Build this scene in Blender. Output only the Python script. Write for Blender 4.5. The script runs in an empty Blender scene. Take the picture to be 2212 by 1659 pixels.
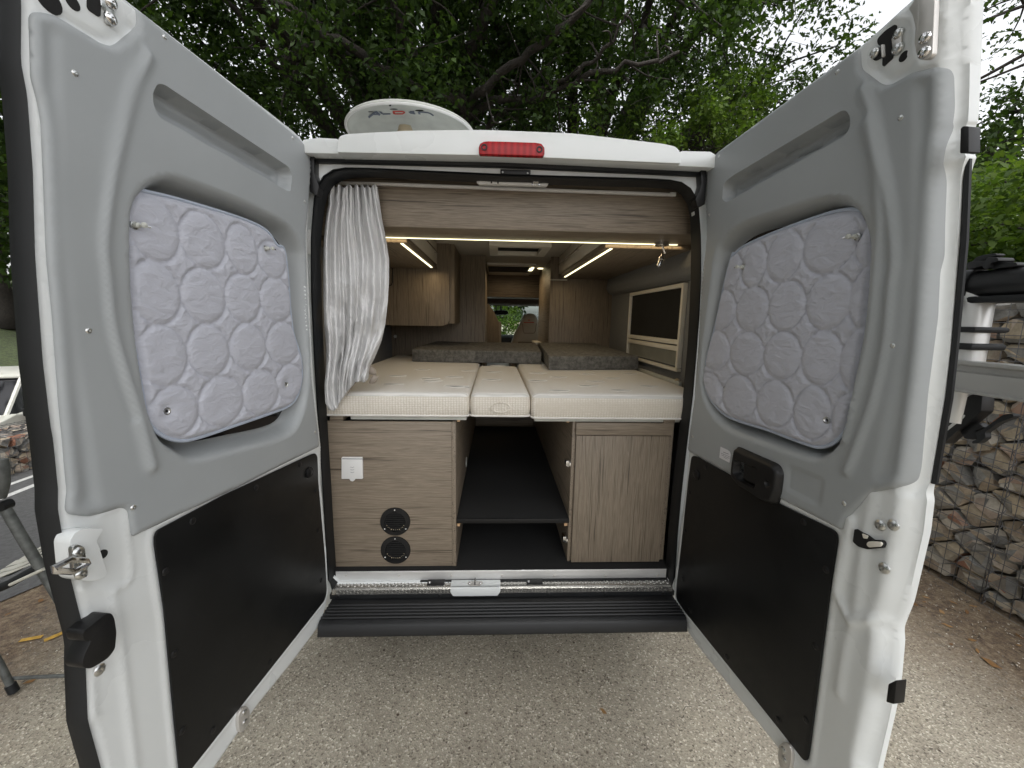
import bpy, bmesh, math, random
import numpy as np
from mathutils import Vector, Matrix
from mathutils.geometry import delaunay_2d_cdt
random.seed(7); rng = np.random.default_rng(11)
R_ = math.radians
# ---------------------------------------------------------------- camera
FPX = 870.0
_p = math.atan((829.5-690)/FPX); _y = math.atan((1106-1069)/FPX*math.cos(_p)); _r = R_(1.0)
CF = np.array([math.sin(_y)*math.cos(_p), math.cos(_y)*math.cos(_p), -math.sin(_p)])
_R0 = np.array([math.cos(_y), -math.sin(_y), 0.0]); _U0 = np.cross(_R0, CF)
CR = _R0*math.cos(_r)+_U0*math.sin(_r); CU = _U0*math.cos(_r)-_R0*math.sin(_r)
CC = np.array([-0.05, -1.62, 1.72])
scene = bpy.context.scene
cam = bpy.data.cameras.new('camera'); camo = bpy.data.objects.new('camera', cam); scene.collection.objects.link(camo)
cam.lens = 36*FPX/2212; cam.sensor_width = 36; cam.clip_start = .02; cam.clip_end = 600
camo.matrix_world = Matrix(((CR[0],CU[0],-CF[0],CC[0]),(CR[1],CU[1],-CF[1],CC[1]),(CR[2],CU[2],-CF[2],CC[2]),(0,0,0,1)))
scene.camera = camo
# ---------------------------------------------------------------- light
SUN_EL, SUN_AZ = R_(62), R_(168)          # azimuth clockwise from +Y
world = bpy.data.worlds.new("World"); scene.world = world; world.use_nodes = True
nt = world.node_tree; bg = nt.nodes['Background']
sky = nt.nodes.new('ShaderNodeTexSky'); sky.sky_type = 'NISHITA'; sky.sun_disc = False
sky.sun_elevation = SUN_EL; sky.sun_rotation = SUN_AZ; sky.dust_density = 4.0; sky.air_density = 1.0; sky.ozone_density = 1.0
hs = nt.nodes.new('ShaderNodeHueSaturation'); hs.inputs['Saturation'].default_value = 0.12
nt.links.new(sky.outputs[0], hs.inputs['Color']); nt.links.new(hs.outputs[0], bg.inputs[0]); bg.inputs[1].default_value = 0.15
sl = bpy.data.lights.new('sun', 'SUN'); sl.energy = .5; sl.angle = R_(25); sl.color = (1, .97, .93)
so = bpy.data.objects.new('sun', sl); scene.collection.objects.link(so)
_sd = Vector((math.sin(SUN_AZ)*math.cos(SUN_EL), math.cos(SUN_AZ)*math.cos(SUN_EL), math.sin(SUN_EL)))
so.rotation_euler = _sd.to_track_quat('Z', 'Y').to_euler()
vs = scene.view_settings; vs.view_transform = 'Standard'; vs.look = 'None'; vs.gamma = 1; vs.exposure = 1.36
# ---------------------------------------------------------------- pixel readings -> planes of the place
def ray(x, y): return (x-1106)/FPX*CR-(y-829.5)/FPX*CU+CF
def hit(x, y, p, n):
    d = ray(x, y); n = np.array(n, float); return CC+np.dot(np.array(p)-CC, n)/np.dot(d, n)*d
def PY(x, y, v): return hit(x, y, (0, v, 0), (0, 1, 0))
def PZ(x, y, v): return hit(x, y, (0, 0, v), (0, 0, 1))
def PX(x, y, v): return hit(x, y, (v, 0, 0), (1, 0, 0))
ZM = dict(p=(0,0,1), a=(0,0,1/3), c=(1474.7,0,1/3), d=(0,518.4,1/3), g=(1474.7,518.4,1/3), l=(0,1036.9,.375), r=(1474.7,1036.9,.375),
          t=(691.3,172.8,.3906), m=(679.7,460.8,.2778), n=(1094.5,460.8,.2778), o=(679.7,864.1,.3906), h=(1831.8,0,.1458),
          e=(1958.5,0,.3472), s=(0,950.5,.3643), k=(92.2,1065.7,.2604), q=(1728.1,1036.9,.2083), u=(645.2,299.5,.2014), v=(1382.5,345.6,.2429),
          w=(0,0,.1458), b=(1474.7,892.9,.17358), x=(2016.1,518.4,.1389), z=(2016.1,748.8,.1389))
def Q(k, *pts):
    a, b, s = ZM[k]; return [(a+x*s, b+y*s) for x, y in pts]
# ---------------------------------------------------------------- materials
def newmat(name):
    m = bpy.data.materials.new(name); m.use_nodes = True; return m, m.node_tree, m.node_tree.nodes['Principled BSDF']
def N(t, typ, **kw):
    n = t.nodes.new(typ)
    for k, v in kw.items():
        if k in n.inputs: n.inputs[k].default_value = v
        else: setattr(n, k, v)
    return n
def coords(t, scale=(1,1,1), kind='Object', rot=(0,0,0)):
    tc = N(t, 'ShaderNodeTexCoord'); mp = N(t, 'ShaderNodeMapping'); mp.inputs['Scale'].default_value = scale; mp.inputs['Rotation'].default_value = rot
    t.links.new(tc.outputs[kind], mp.inputs[0]); return mp.outputs[0]
def ramp(t, fac, stops):
    r = N(t, 'ShaderNodeValToRGB'); e = r.color_ramp.elements
    while len(e) < len(stops): e.new(.5)
    for i, (p, c) in enumerate(stops): e[i].position = p; e[i].color = (*c, 1) if len(c) == 3 else c
    t.links.new(fac, r.inputs[0]); return r.outputs[0]
def bump(t, b, h, s=.3, d=.01):
    n = N(t, 'ShaderNodeBump'); n.inputs['Strength'].default_value = s; n.inputs['Distance'].default_value = d
    t.links.new(h, n.inputs['Height']); t.links.new(n.outputs[0], b.inputs['Normal']); return n
def simple(name, col, rough=.5, metal=0, var=.06, nscale=8, bs=0, bscale=200, coat=0, spec=None, bd=.002):
    m, t, b = newmat(name); v = coords(t)
    n = N(t, 'ShaderNodeTexNoise', Scale=nscale, Detail=5.0); t.links.new(v, n.inputs[0])
    lo = tuple(c*(1-var) for c in col); hi = tuple(min(1, c*(1+var)) for c in col)
    t.links.new(ramp(t, n.outputs[0], [(.3, lo), (.7, hi)]), b.inputs['Base Color'])
    r = N(t, 'ShaderNodeMapRange'); r.inputs['To Min'].default_value = rough*.85; r.inputs['To Max'].default_value = min(1, rough*1.15)
    t.links.new(n.outputs[0], r.inputs[0]); t.links.new(r.outputs[0], b.inputs['Roughness'])
    b.inputs['Metallic'].default_value = metal; b.inputs['Coat Weight'].default_value = coat
    if spec is not None: b.inputs['Specular IOR Level'].default_value = spec
    if bs:
        n2 = N(t, 'ShaderNodeTexNoise', Scale=bscale, Detail=3.0); t.links.new(v, n2.inputs[0]); bump(t, b, n2.outputs[0], bs, bd)
    return m
def wood(name, grain='X', c0=(.062,.047,.034), c1=(.265,.217,.163), c2=(.162,.130,.096)):
    m, t, b = newmat(name)
    sc = {'X': (.32, 17, 17), 'Z': (17, 17, .32), 'Y': (17, .32, 17)}[grain]
    v = coords(t, sc); d = N(t, 'ShaderNodeTexNoise', Scale=1.3, Detail=2.0); t.links.new(v, d.inputs[0])
    mx = N(t, 'ShaderNodeMixRGB', blend_type='ADD'); mx.inputs[0].default_value = .32; t.links.new(v, mx.inputs[1]); t.links.new(d.outputs['Color'], mx.inputs[2])
    n = N(t, 'ShaderNodeTexNoise', Scale=3.2, Detail=9.0, Roughness=.68); t.links.new(mx.outputs[0], n.inputs[0])
    n2 = N(t, 'ShaderNodeTexNoise', Scale=16, Detail=4.0); t.links.new(mx.outputs[0], n2.inputs[0])
    s = N(t, 'ShaderNodeMath', operation='MULTIPLY_ADD'); s.inputs[1].default_value = .45
    t.links.new(n2.outputs[0], s.inputs[0]); a = N(t, 'ShaderNodeMath', operation='MULTIPLY'); a.inputs[1].default_value = .62; t.links.new(n.outputs[0], a.inputs[0]); t.links.new(a.outputs[0], s.inputs[2])
    t.links.new(ramp(t, s.outputs[0], [(.40, c0), (.47, c2), (.53, c1), (.58, c2), (.64, c1), (.72, c0)]), b.inputs['Base Color'])
    b.inputs['Roughness'].default_value = .5; bump(t, b, s.outputs[0], .12, .002); return m
M = {}
M['paint'] = simple('white_paint', (.70,.725,.725), .28, var=.012, nscale=2.2, bs=.05, bscale=900, coat=.3, bd=.001)
M['trim'] = simple('grey_trim_plastic', (.335,.355,.365), .42, var=.035, nscale=5, bs=.16, bscale=1100, bd=.0006)
M['lining'] = simple('black_lining_board', (.0075,.0078,.008), .45, var=.25, nscale=3, bs=.05, bscale=700, spec=.22)
def scuffed(name, col, rough):
    m, t, b = newmat(name); v = coords(t, (1,1,1)); n = N(t,'ShaderNodeTexNoise',Scale=2.2,Detail=7.0,Roughness=.7); t.links.new(v,n.inputs[0])
    v2 = coords(t,(3,3,60),rot=(.3,.2,.5)); s = N(t,'ShaderNodeTexNoise',Scale=2.0,Detail=5.0,Roughness=.8); t.links.new(v2,s.inputs[0])
    a = ramp(t,s.outputs[0],[(.66,(0,0,0)),(.74,(1,1,1))]); mx = N(t,'ShaderNodeMixRGB'); k = N(t,'ShaderNodeMath',operation='MULTIPLY'); k.inputs[1].default_value=.35; t.links.new(a,k.inputs[0]); t.links.new(k.outputs[0],mx.inputs[0])
    t.links.new(ramp(t,n.outputs[0],[(.3,tuple(c*.7 for c in col)),(.7,tuple(c*1.6 for c in col))]),mx.inputs[1]); mx.inputs[2].default_value=(.035,.035,.034,1); t.links.new(mx.outputs[0],b.inputs['Base Color'])
    r = N(t,'ShaderNodeMapRange'); r.inputs['From Min'].default_value=.3; r.inputs['From Max'].default_value=.7; r.inputs['To Min'].default_value=rough*.75; r.inputs['To Max'].default_value=rough*1.35; t.links.new(n.outputs[0],r.inputs[0]); t.links.new(r.outputs[0],b.inputs['Roughness']); b.inputs['Specular IOR Level'].default_value=.28
    n2 = N(t,'ShaderNodeTexNoise',Scale=900.0,Detail=3.0); t.links.new(coords(t),n2.inputs[0]); bump(t,b,n2.outputs[0],.2,.0008); return m
M['lining'] = scuffed('black_lining_board',(.0075,.0078,.008),.42)
M['rubber'] = simple('black_rubber', (.011,.012,.013), .55, var=.15, spec=.35)
M['plastic'] = simple('black_plastic', (.009,.009,.0095), .42, spec=.35, var=.2, bs=.08, bscale=600)
M['bumperp'] = simple('bumper_plastic', (.009,.0095,.0105), .42, spec=.35, var=.25, nscale=6, bs=.1, bscale=500)
M['steel'] = simple('zinc_steel', (.62,.63,.62), .28, 1, var=.12, nscale=40)
M['chrome'] = simple('chrome', (.7,.7,.7), .1, 1, var=.05)
M['alu'] = simple('brushed_aluminium', (.66,.66,.65), .38, .45, var=.10, nscale=5, bs=.05, bscale=60)
M['tread'] = simple('bright_tread_aluminium', (.50,.49,.46), .26, .85, var=.12, nscale=20)
M['armsteel'] = simple('satin_steel_arm', (.60,.58,.55), .45, .6, var=.1)
M['trim2'] = simple('anodised_rail',(.36,.355,.34),.45,.3,var=.05)
M['dark'] = simple('dark_void', (.008,.008,.008), .9, var=.1)
M['woodX'] = wood('wood_laminate_across', 'X'); M['woodZ'] = wood('wood_laminate_upright', 'Z'); M['woodY'] = wood('wood_laminate_lengthwise', 'Y')
M['rawwood'] = simple('raw_pine', (.55,.36,.2), .7)
M['carpet'] = simple('black_carpet', (.007,.007,.007), .95, var=.3, nscale=200, bs=.5, bscale=500)
M['wallfab'] = simple('grey_wall_textile', (.185,.19,.195), .95, var=.08, nscale=90, bs=.4, bscale=500)
M['ceil'] = simple('cream_headliner', (.50,.47,.41), .9, var=.04)
M['cream'] = simple('cream_frame_plastic', (.74,.71,.63), .5, var=.04)
M['white'] = simple('white_plastic', (.75,.75,.74), .4, var=.03)
M['offwhite'] = simple('aged_white_plastic', (.52,.53,.49), .5, var=.1, nscale=14)
M['beige'] = simple('beige_plastic', (.55,.47,.33), .5, var=.08)
M['leather'] = simple('beige_seat_leather', (.42,.36,.29), .5, var=.06, bs=.2, bscale=200)
M['leatherdk'] = simple('brown_seat_fabric', (.16,.12,.10), .8)
M['glass'] = simple('tinted_glass', (.006,.006,.008), .08, var=.1)
M['redink'] = simple('red_print', (.55,.04,.02), .6); M['blueink'] = simple('blue_grey_print', (.10,.12,.17), .6); M['greyink'] = simple('grey_print', (.12,.12,.16), .7)
M['sticker'] = simple('paper_sticker', (.72,.72,.75), .6)
m, t, b = newmat('red_lens'); b.inputs['Base Color'].default_value = (.42,.004,.008,1); b.inputs['Roughness'].default_value = .25; b.inputs['Coat Weight'].default_value = .0; b.inputs['Specular IOR Level'].default_value = .3
w_ = N(t, 'ShaderNodeTexWave', Scale=14.0); t.links.new(coords(t), w_.inputs[0]); t.links.new(ramp(t, w_.outputs[0], [(0,(.26,.002,.005)),(1,(.40,.006,.010))]), b.inputs['Base Color']); M['redlens'] = m
m, t, b = newmat('led_light'); b.inputs['Emission Color'].default_value = (1,.93,.58,1); b.inputs['Emission Strength'].default_value = .95; b.inputs['Base Color'].default_value = (.9,.85,.6,1); M['led'] = m
def felt():
    m, t, b = newmat('grey_felt'); v = coords(t, (1,1,1)); n = N(t, 'ShaderNodeTexNoise', Scale=38, Detail=7.0, Roughness=.7); t.links.new(v, n.inputs[0])
    t.links.new(ramp(t, n.outputs[0], [(.35,(.075,.073,.066)),(.65,(.20,.195,.18))]), b.inputs['Base Color']); b.inputs['Roughness'].default_value = .95; bump(t, b, n.outputs[0], .3, .004); return m
M['felt'] = felt()
def cloth(name, col, wr=.5, sc=7, stretch=(1,1,1), fine=900):
    m, t, b = newmat(name); v = coords(t, stretch)
    n = N(t, 'ShaderNodeTexNoise', Scale=sc, Detail=6.0, Roughness=.6, Distortion=.8); t.links.new(v, n.inputs[0])
    t.links.new(ramp(t, n.outputs[0], [(.3, tuple(c*.93 for c in col)), (.7, tuple(min(1,c*1.04) for c in col))]), b.inputs['Base Color'])
    b.inputs['Roughness'].default_value = .8; b.inputs['Sheen Weight'].default_value = .15; bump(t, b, n.outputs[0], wr, .02); return m
M['quilt'] = cloth('lavender_grey_quilt', (.475,.488,.55), .36, 18, (1,1,2.2)); M['piping'] = simple('blue_grey_piping', (.42,.47,.56), .7)
M['curtain'] = cloth('pale_grey_curtain', (.60,.60,.60), .45, 11, (1,1,.8)); M['curtainback'] = simple('brown_curtain_lining', (.28,.24,.2), .85)
def mattress():
    m, t, b = newmat('cream_mattress_side'); v = coords(t, (1,1,1.5))
    vo = N(t, 'ShaderNodeTexVoronoi', Scale=85, Randomness=.15); t.links.new(v, vo.inputs['Vector'])
    t.links.new(ramp(t, vo.outputs['Distance'], [(.1,(.79,.76,.70)),(.55,(.61,.56,.48))]), b.inputs['Base Color']); b.inputs['Roughness'].default_value = .9
    bump(t, b, vo.outputs['Distance'], .5, -.004); M['matside'] = m
    m, t, b = newmat('cream_mattress_top'); v = coords(t, (1,1,1)); w = N(t, 'ShaderNodeTexWave', Scale=22, Distortion=1.5); w.bands_direction = 'Y'; w.inputs['Detail Scale'].default_value = .6
    t.links.new(v, w.inputs[0]); t.links.new(ramp(t, w.outputs[0], [(.2,(.74,.73,.70)),(.8,(.60,.59,.56))]), b.inputs['Base Color']); b.inputs['Roughness'].default_value = .9
    bump(t, b, w.outputs[0], .3, .003); M['mattop'] = m
    M['matleaf'] = simple('grey_leaf_motif', (.42,.42,.40), .9); M['matpipe'] = simple('white_mattress_piping', (.72,.70,.66), .8)
mattress()
def ground_mat():
    m, t, b = newmat('exposed_aggregate_paving'); v = coords(t)
    vo = N(t, 'ShaderNodeTexVoronoi', Scale=150); t.links.new(v, vo.inputs['Vector'])
    v2 = N(t, 'ShaderNodeTexVoronoi', Scale=34); t.links.new(v, v2.inputs['Vector'])
    sep = N(t, 'ShaderNodeSeparateColor'); t.links.new(vo.outputs['Color'], sep.inputs[0])
    c1 = ramp(t, sep.outputs[0], [(.0,(.15,.13,.105)),(.13,(.31,.28,.23)),(.55,(.385,.35,.29)),(.88,(.44,.405,.335)),(.985,(.68,.64,.56))])
    sep2 = N(t, 'ShaderNodeSeparateColor'); t.links.new(v2.outputs['Color'], sep2.inputs[0])
    spots = ramp(t, sep2.outputs[1], [(.975,(0,0,0)),(.985,(1,1,1))]); near = ramp(t, v2.outputs['Distance'], [(.12,(1,1,1)),(.3,(0,0,0))])
    mm = N(t, 'ShaderNodeMath', operation='MULTIPLY'); t.links.new(spots, mm.inputs[0]); t.links.new(near, mm.inputs[1])
    mx = N(t, 'ShaderNodeMixRGB'); t.links.new(mm.outputs[0], mx.inputs[0]); t.links.new(c1, mx.inputs[1]); mx.inputs[2].default_value = (.075,.05,.035,1)
    big = N(t, 'ShaderNodeTexNoise', Scale=1.1, Detail=6.0, Roughness=.6); t.links.new(v, big.inputs[0])
    m2 = N(t, 'ShaderNodeMixRGB', blend_type='MULTIPLY'); m2.inputs[0].default_value = 1; t.links.new(mx.outputs[0], m2.inputs[1])
    t.links.new(ramp(t, big.outputs[0], [(.3,(.60,.58,.54)),(.5,(.93,.92,.89)),(.7,(1.12,1.10,1.04))]), m2.inputs[2])
    # leaf litter and soil beside the stone wall and the left verge
    sx = N(t, 'ShaderNodeSeparateXYZ'); t.links.new(v, sx.inputs[0])
    ab = N(t, 'ShaderNodeMath', operation='ABSOLUTE'); t.links.new(sx.outputs[0], ab.inputs[0])
    wob = N(t, 'ShaderNodeMath', operation='MULTIPLY_ADD'); t.links.new(big.outputs[0], wob.inputs[0]); wob.inputs[1].default_value = 1.1; t.links.new(ab.outputs[0], wob.inputs[2])
    edge = ramp(t, wob.outputs[0], [(.0,(0,0,0)),(1,(0,0,0))]); mr = N(t, 'ShaderNodeMapRange'); mr.inputs['From Min'].default_value = 2.55; mr.inputs['From Max'].default_value = 3.2; t.links.new(wob.outputs[0], mr.inputs[0])
    nd = N(t, 'ShaderNodeTexNoise', Scale=28, Detail=6.0, Roughness=.75); t.links.new(v, nd.inputs[0])
    dirt = ramp(t, nd.outputs[0], [(.35,(.05,.03,.02)),(.5,(.13,.085,.05)),(.62,(.22,.17,.11)),(.75,(.4,.33,.24))])
    fm = N(t, 'ShaderNodeMath', operation='MULTIPLY'); t.links.new(mr.outputs[0], fm.inputs[0]); fm.inputs[1].default_value = .9
    m3 = N(t, 'ShaderNodeMixRGB'); t.links.new(fm.outputs[0], m3.inputs[0]); t.links.new(m2.outputs[0], m3.inputs[1]); t.links.new(dirt, m3.inputs[2])
    t.links.new(m3.outputs[0], b.inputs['Base Color']); b.inputs['Roughness'].default_value = .85
    bump(t, b, vo.outputs['Distance'], .45, .006); M['ground'] = m
    M['asphalt'] = simple('dark_asphalt', (.10,.10,.10), .9, var=.25, nscale=30, bs=.5, bscale=150, bd=.01)
    M['roadpaint'] = simple('worn_white_road_paint', (.6,.6,.58), .8, var=.2, nscale=30); M['yellowpaint'] = simple('worn_yellow_paint', (.55,.33,.06), .8, var=.3, nscale=30)
    M['grass'] = simple('grass_bank', (.045,.06,.02), .95, var=.6, nscale=12, bs=.8, bscale=40, bd=.05)
    M['gravelpath'] = simple('pale_gravel_path', (.55,.52,.46), .9, var=.25, nscale=20)
ground_mat()
def leafmat(name, cols, tr=.35):
    m, t, b = newmat(name); g = N(t, 'ShaderNodeNewGeometry'); n = N(t, 'ShaderNodeTexNoise', Scale=.8, Detail=2.0); t.links.new(coords(t), n.inputs[0])
    a = N(t, 'ShaderNodeMath', operation='MULTIPLY_ADD'); t.links.new(g.outputs['Random Per Island'], a.inputs[0]); a.inputs[1].default_value = .55
    a2 = N(t, 'ShaderNodeMath', operation='MULTIPLY'); a2.inputs[1].default_value = .5; t.links.new(n.outputs[0], a2.inputs[0]); t.links.new(a2.outputs[0], a.inputs[2])
    c = ramp(t, a.outputs[0], [(.15, cols[0]), (.5, cols[1]), (.85, cols[2])]); t.links.new(c, b.inputs['Base Color']); b.inputs['Roughness'].default_value = .6; b.inputs['Specular IOR Level'].default_value = .18
    tl = N(t, 'ShaderNodeBsdfTranslucent'); mx = N(t, 'ShaderNodeMixShader'); mx.inputs[0].default_value = tr
    br = N(t, 'ShaderNodeMixRGB', blend_type='MULTIPLY'); br.inputs[0].default_value = 1; t.links.new(c, br.inputs[1]); br.inputs[2].default_value = (1.5,1.6,.7,1); t.links.new(br.outputs[0], tl.inputs[0])
    t.links.new(b.outputs[0], mx.inputs[1]); t.links.new(tl.outputs[0], mx.inputs[2]); t.links.new(mx.outputs[0], t.nodes['Material Output'].inputs[0]); return m
M['oakleaf'] = leafmat('oak_leaves', [(.013,.028,.007),(.026,.050,.011),(.046,.080,.018)])
M['lightleaf'] = leafmat('young_leaves', [(.032,.062,.011),(.060,.105,.018),(.11,.16,.035)], .4)
M['bark'] = simple('dark_oak_bark', (.022,.018,.014), .95, var=.5, nscale=14, bs=.9, bscale=30, bd=.03)
def stonemat():
    m, t, b = newmat('quarry_stone'); oi = N(t, 'ShaderNodeObjectInfo'); g = N(t, 'ShaderNodeNewGeometry'); ad = N(t, 'ShaderNodeMath', operation='ADD'); t.links.new(oi.outputs['Random'], ad.inputs[0]); t.links.new(g.outputs['Random Per Island'], ad.inputs[1])
    fr = N(t, 'ShaderNodeMath', operation='FRACT'); t.links.new(ad.outputs[0], fr.inputs[0])
    c = ramp(t, fr.outputs[0], [(0,(.32,.32,.315)),(.3,(.23,.235,.24)),(.45,(.38,.34,.28)),(.60,(.48,.41,.31)),(.74,(.38,.31,.25)),(.9,(.56,.53,.48)),(1,(.30,.14,.09))])
    n = N(t, 'ShaderNodeTexNoise', Scale=14, Detail=8.0, Roughness=.7); t.links.new(coords(t), n.inputs[0])
    mx = N(t, 'ShaderNodeMixRGB', blend_type='MULTIPLY'); mx.inputs[0].default_value = .85; t.links.new(c, mx.inputs[1]); t.links.new(ramp(t, n.outputs[0], [(.3,(.55,.52,.48)),(.7,(1.25,1.2,1.1))]), mx.inputs[2])
    t.links.new(mx.outputs[0], b.inputs['Base Color']); b.inputs['Roughness'].default_value = .85; bump(t, b, n.outputs[0], .7, .02); M['stone'] = m
stonemat()
M['wire'] = simple('galvanised_wire', (.13,.13,.135), .6, .3); M['carwhite'] = simple('old_cream_car_paint', (.62,.62,.56), .35, var=.05)
M['tubegrey'] = simple('worn_grey_tube', (.10,.105,.10), .55, .2, var=.4, nscale=30); M['webbing'] = simple('pale_webbing', (.5,.49,.43), .9)
# ---------------------------------------------------------------- mesh helpers
WL = {}
def empty(name, loc, label=None, cat=None, group=None):
    o = bpy.data.objects.new(name, None); scene.collection.objects.link(o); o.location = loc; o.empty_display_size = .1
    WL[o.name] = np.array(loc, float); tag(o, label, cat, group); return o
def tag(o, label=None, cat=None, group=None, kind=None):
    if label: o['label'] = label
    if cat: o['category'] = cat
    if group: o['group'] = group
    if kind: o['kind'] = kind
    return o
class MB:
    def __init__(s): s.v = []; s.f = []; s.m = []
    def add(s, vs, fs, mi=0):
        k = len(s.v); s.v += [tuple(map(float, v)) for v in vs]; s.f += [tuple(i+k for i in f) for f in fs]; s.m += [mi]*len(fs); return s
    def box(s, a, b, mi=0):
        x0,y0,z0 = [min(p,q) for p,q in zip(a,b)]; x1,y1,z1 = [max(p,q) for p,q in zip(a,b)]
        return s.add([(x0,y0,z0),(x1,y0,z0),(x1,y1,z0),(x0,y1,z0),(x0,y0,z1),(x1,y0,z1),(x1,y1,z1),(x0,y1,z1)],
                     [(0,3,2,1),(4,5,6,7),(0,1,5,4),(1,2,6,5),(2,3,7,6),(3,0,4,7)], mi)
    def prism(s, pts, off, mi=0, caps=True):
        n = len(pts); P = [np.array(p, float) for p in pts]; o = np.array(off, float)
        fs = [(i, (i+1)%n, (i+1)%n+n, i+n) for i in range(n)]
        if caps: fs += [tuple(range(n-1,-1,-1)), tuple(range(n, 2*n))]
        return s.add(P+[p+o for p in P], fs, mi)
    def tube(s, path, r, seg=8, closed=False, mi=0, flat=None):
        P = [np.array(p, float) for p in path]; n = len(P); rr = r if hasattr(r, '__len__') else [r]*n; vs = []; fs = []
        prev = None
        for i in range(n):
            a = P[(i-1) % n] if (i > 0 or closed) else P[i]; b = P[(i+1) % n] if (i < n-1 or closed) else P[i]
            d = b-a; d = d/(np.linalg.norm(d)+1e-12)
            if prev is None:
                u = np.cross(d, [0,0,1]);
                if np.linalg.norm(u) < .1: u = np.cross(d, [0,1,0])
            else: u = prev-d*np.dot(prev, d)
            u = u/(np.linalg.norm(u)+1e-12); prev = u; w = np.cross(d, u)
            for k in range(seg):
                A = 2*math.pi*k/seg; q = u*math.cos(A)*rr[i]+w*math.sin(A)*rr[i]
                if flat is not None: q = q*np.array(flat)
                vs.append(P[i]+q)
        m = n if closed else n-1
        for i in range(m):
            for k in range(seg):
                a = i*seg+k; b = i*seg+(k+1)%seg; c = ((i+1)%n)*seg+(k+1)%seg; d = ((i+1)%n)*seg+k; fs.append((a,b,c,d))
        if not closed: fs += [tuple(range(seg-1,-1,-1)), tuple(range((n-1)*seg, n*seg))]
        return s.add(vs, fs, mi)
    def lathe(s, c, ax, prof, seg=20, mi=0):
        c = np.array(c, float); ax = np.array(ax, float)/np.linalg.norm(ax); u = np.cross(ax, [0,0,1])
        if np.linalg.norm(u) < .1: u = np.cross(ax, [1,0,0])
        u /= np.linalg.norm(u); w = np.cross(ax, u); vs = []; fs = []
        for (r, h) in prof:
            for k in range(seg):
                A = 2*math.pi*k/seg; vs.append(c+ax*h+(u*math.cos(A)+w*math.sin(A))*max(r, 1e-5))
        for i in range(len(prof)-1):
            for k in range(seg): fs.append((i*seg+k, i*seg+(k+1)%seg, (i+1)*seg+(k+1)%seg, (i+1)*seg+k))
        return s.add(vs, fs, mi)
    def build(s, name, mat, parent=None, bevel=0, ang=38, smooth=True, seg=2, label=None, recalc=True):
        me = bpy.data.meshes.new(name); me.from_pydata(s.v, [], s.f)
        mats = mat if isinstance(mat, (list, tuple)) else [mat]
        for q in mats: me.materials.append(M[q] if isinstance(q, str) else q)
        if len(mats) > 1: me.polygons.foreach_set('material_index', s.m)
        return finish(me, name, parent, bevel, ang, smooth, seg, label, recalc)
def finish(me, name, parent=None, bevel=0, ang=38, smooth=True, seg=2, label=None, recalc=True):
    co = np.empty(len(me.vertices)*3); me.vertices.foreach_get('co', co); co = co.reshape(-1, 3)
    lo = co.min(0); hi = co.max(0); c = np.array([(lo[0]+hi[0])/2, (lo[1]+hi[1])/2, lo[2]])
    me.vertices.foreach_set('co', (co-c).ravel()); me.update()
    if recalc or bevel:
        bm = bmesh.new(); bm.from_mesh(me)
        if recalc: bmesh.ops.recalc_face_normals(bm, faces=bm.faces)
        if bevel:
            es = [e for e in bm.edges if len(e.link_faces) == 2 and e.calc_face_angle(0) > R_(30)]
            bmesh.ops.bevel(bm, geom=es, offset=bevel, segments=seg, affect='EDGES', profile=.5, clamp_overlap=True)
        for e in bm.edges:
            e.smooth = not (len(e.link_faces) == 2 and e.calc_face_angle(0) > R_(ang))
        for f in bm.faces: f.smooth = smooth
        bm.to_mesh(me); bm.free()
    elif smooth: me.polygons.foreach_set('use_smooth', [True]*len(me.polygons))
    o = bpy.data.objects.new(name, me); scene.collection.objects.link(o)
    if parent is not None: o.parent = parent; o.location = c-WL[parent.name]
    else: o.location = c
    WL[o.name] = c
    if label: o['label'] = label
    return o
def group_copy(o, delta, parent, name=None):
    c = o.copy(); scene.collection.objects.link(c); c.parent = parent; w = WL[o.name]+np.array(delta, float)
    c.location = w-(WL[parent.name] if parent is not None else 0); WL[c.name] = w; return c
def rounded(poly, r, n=4):
    """round the corners of a 2-D or 3-D polygon"""
    P = [np.array(p, float) for p in poly]; k = len(P); out = []; rr = r if hasattr(r, '__len__') else [r]*k
    for i in range(k):
        a, b, c = P[i-1], P[i], P[(i+1)%k]; la, lc = np.linalg.norm(a-b), np.linalg.norm(c-b); q = min(rr[i], la*.49, lc*.49)
        if q <= 1e-6: out.append(b); continue
        s, e = b+(a-b)/la*q, b+(c-b)/lc*q
        for j in range(n+1):
            t = j/n; out.append((1-t)**2*s+2*t*(1-t)*b+t*t*e)
    return out
def smooth_line(pts, n=6, closed=False):
    P = [np.array(p, float) for p in pts]; k = len(P); out = []
    for i in range(k if closed else k-1):
        g = lambda j: P[j % k] if closed else P[max(0, min(k-1, j))]
        a, b, c, d = g(i-1), g(i), g(i+1), g(i+2)
        for j in range(n):
            t = j/n; out.append(.5*(2*b+(c-a)*t+(2*a-5*b+4*c-d)*t*t+(3*b-a-3*c+d)*t**3))
    if not closed: out.append(P[-1])
    return out
def sdf(pts, poly):
    P = np.array([p[:2] for p in poly], float); A = P; B = np.roll(P, -1, 0); pts = np.asarray(pts, float)
    d2 = np.full(len(pts), 1e9); ins = np.zeros(len(pts), bool)
    for a, b in zip(A, B):
        e = b-a; w = pts-a; t = np.clip((w@e)/(e@e+1e-15), 0, 1); q = w-t[:, None]*e; d2 = np.minimum(d2, (q*q).sum(1))
        c = (a[1] > pts[:, 1]) != (b[1] > pts[:, 1])
        with np.errstate(divide='ignore', invalid='ignore'): xx = (b[0]-a[0])*(pts[:, 1]-a[1])/(b[1]-a[1]+1e-15)+a[0]
        ins ^= c & (pts[:, 0] < xx)
    d = np.sqrt(d2); return np.where(ins, -d, d)
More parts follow.
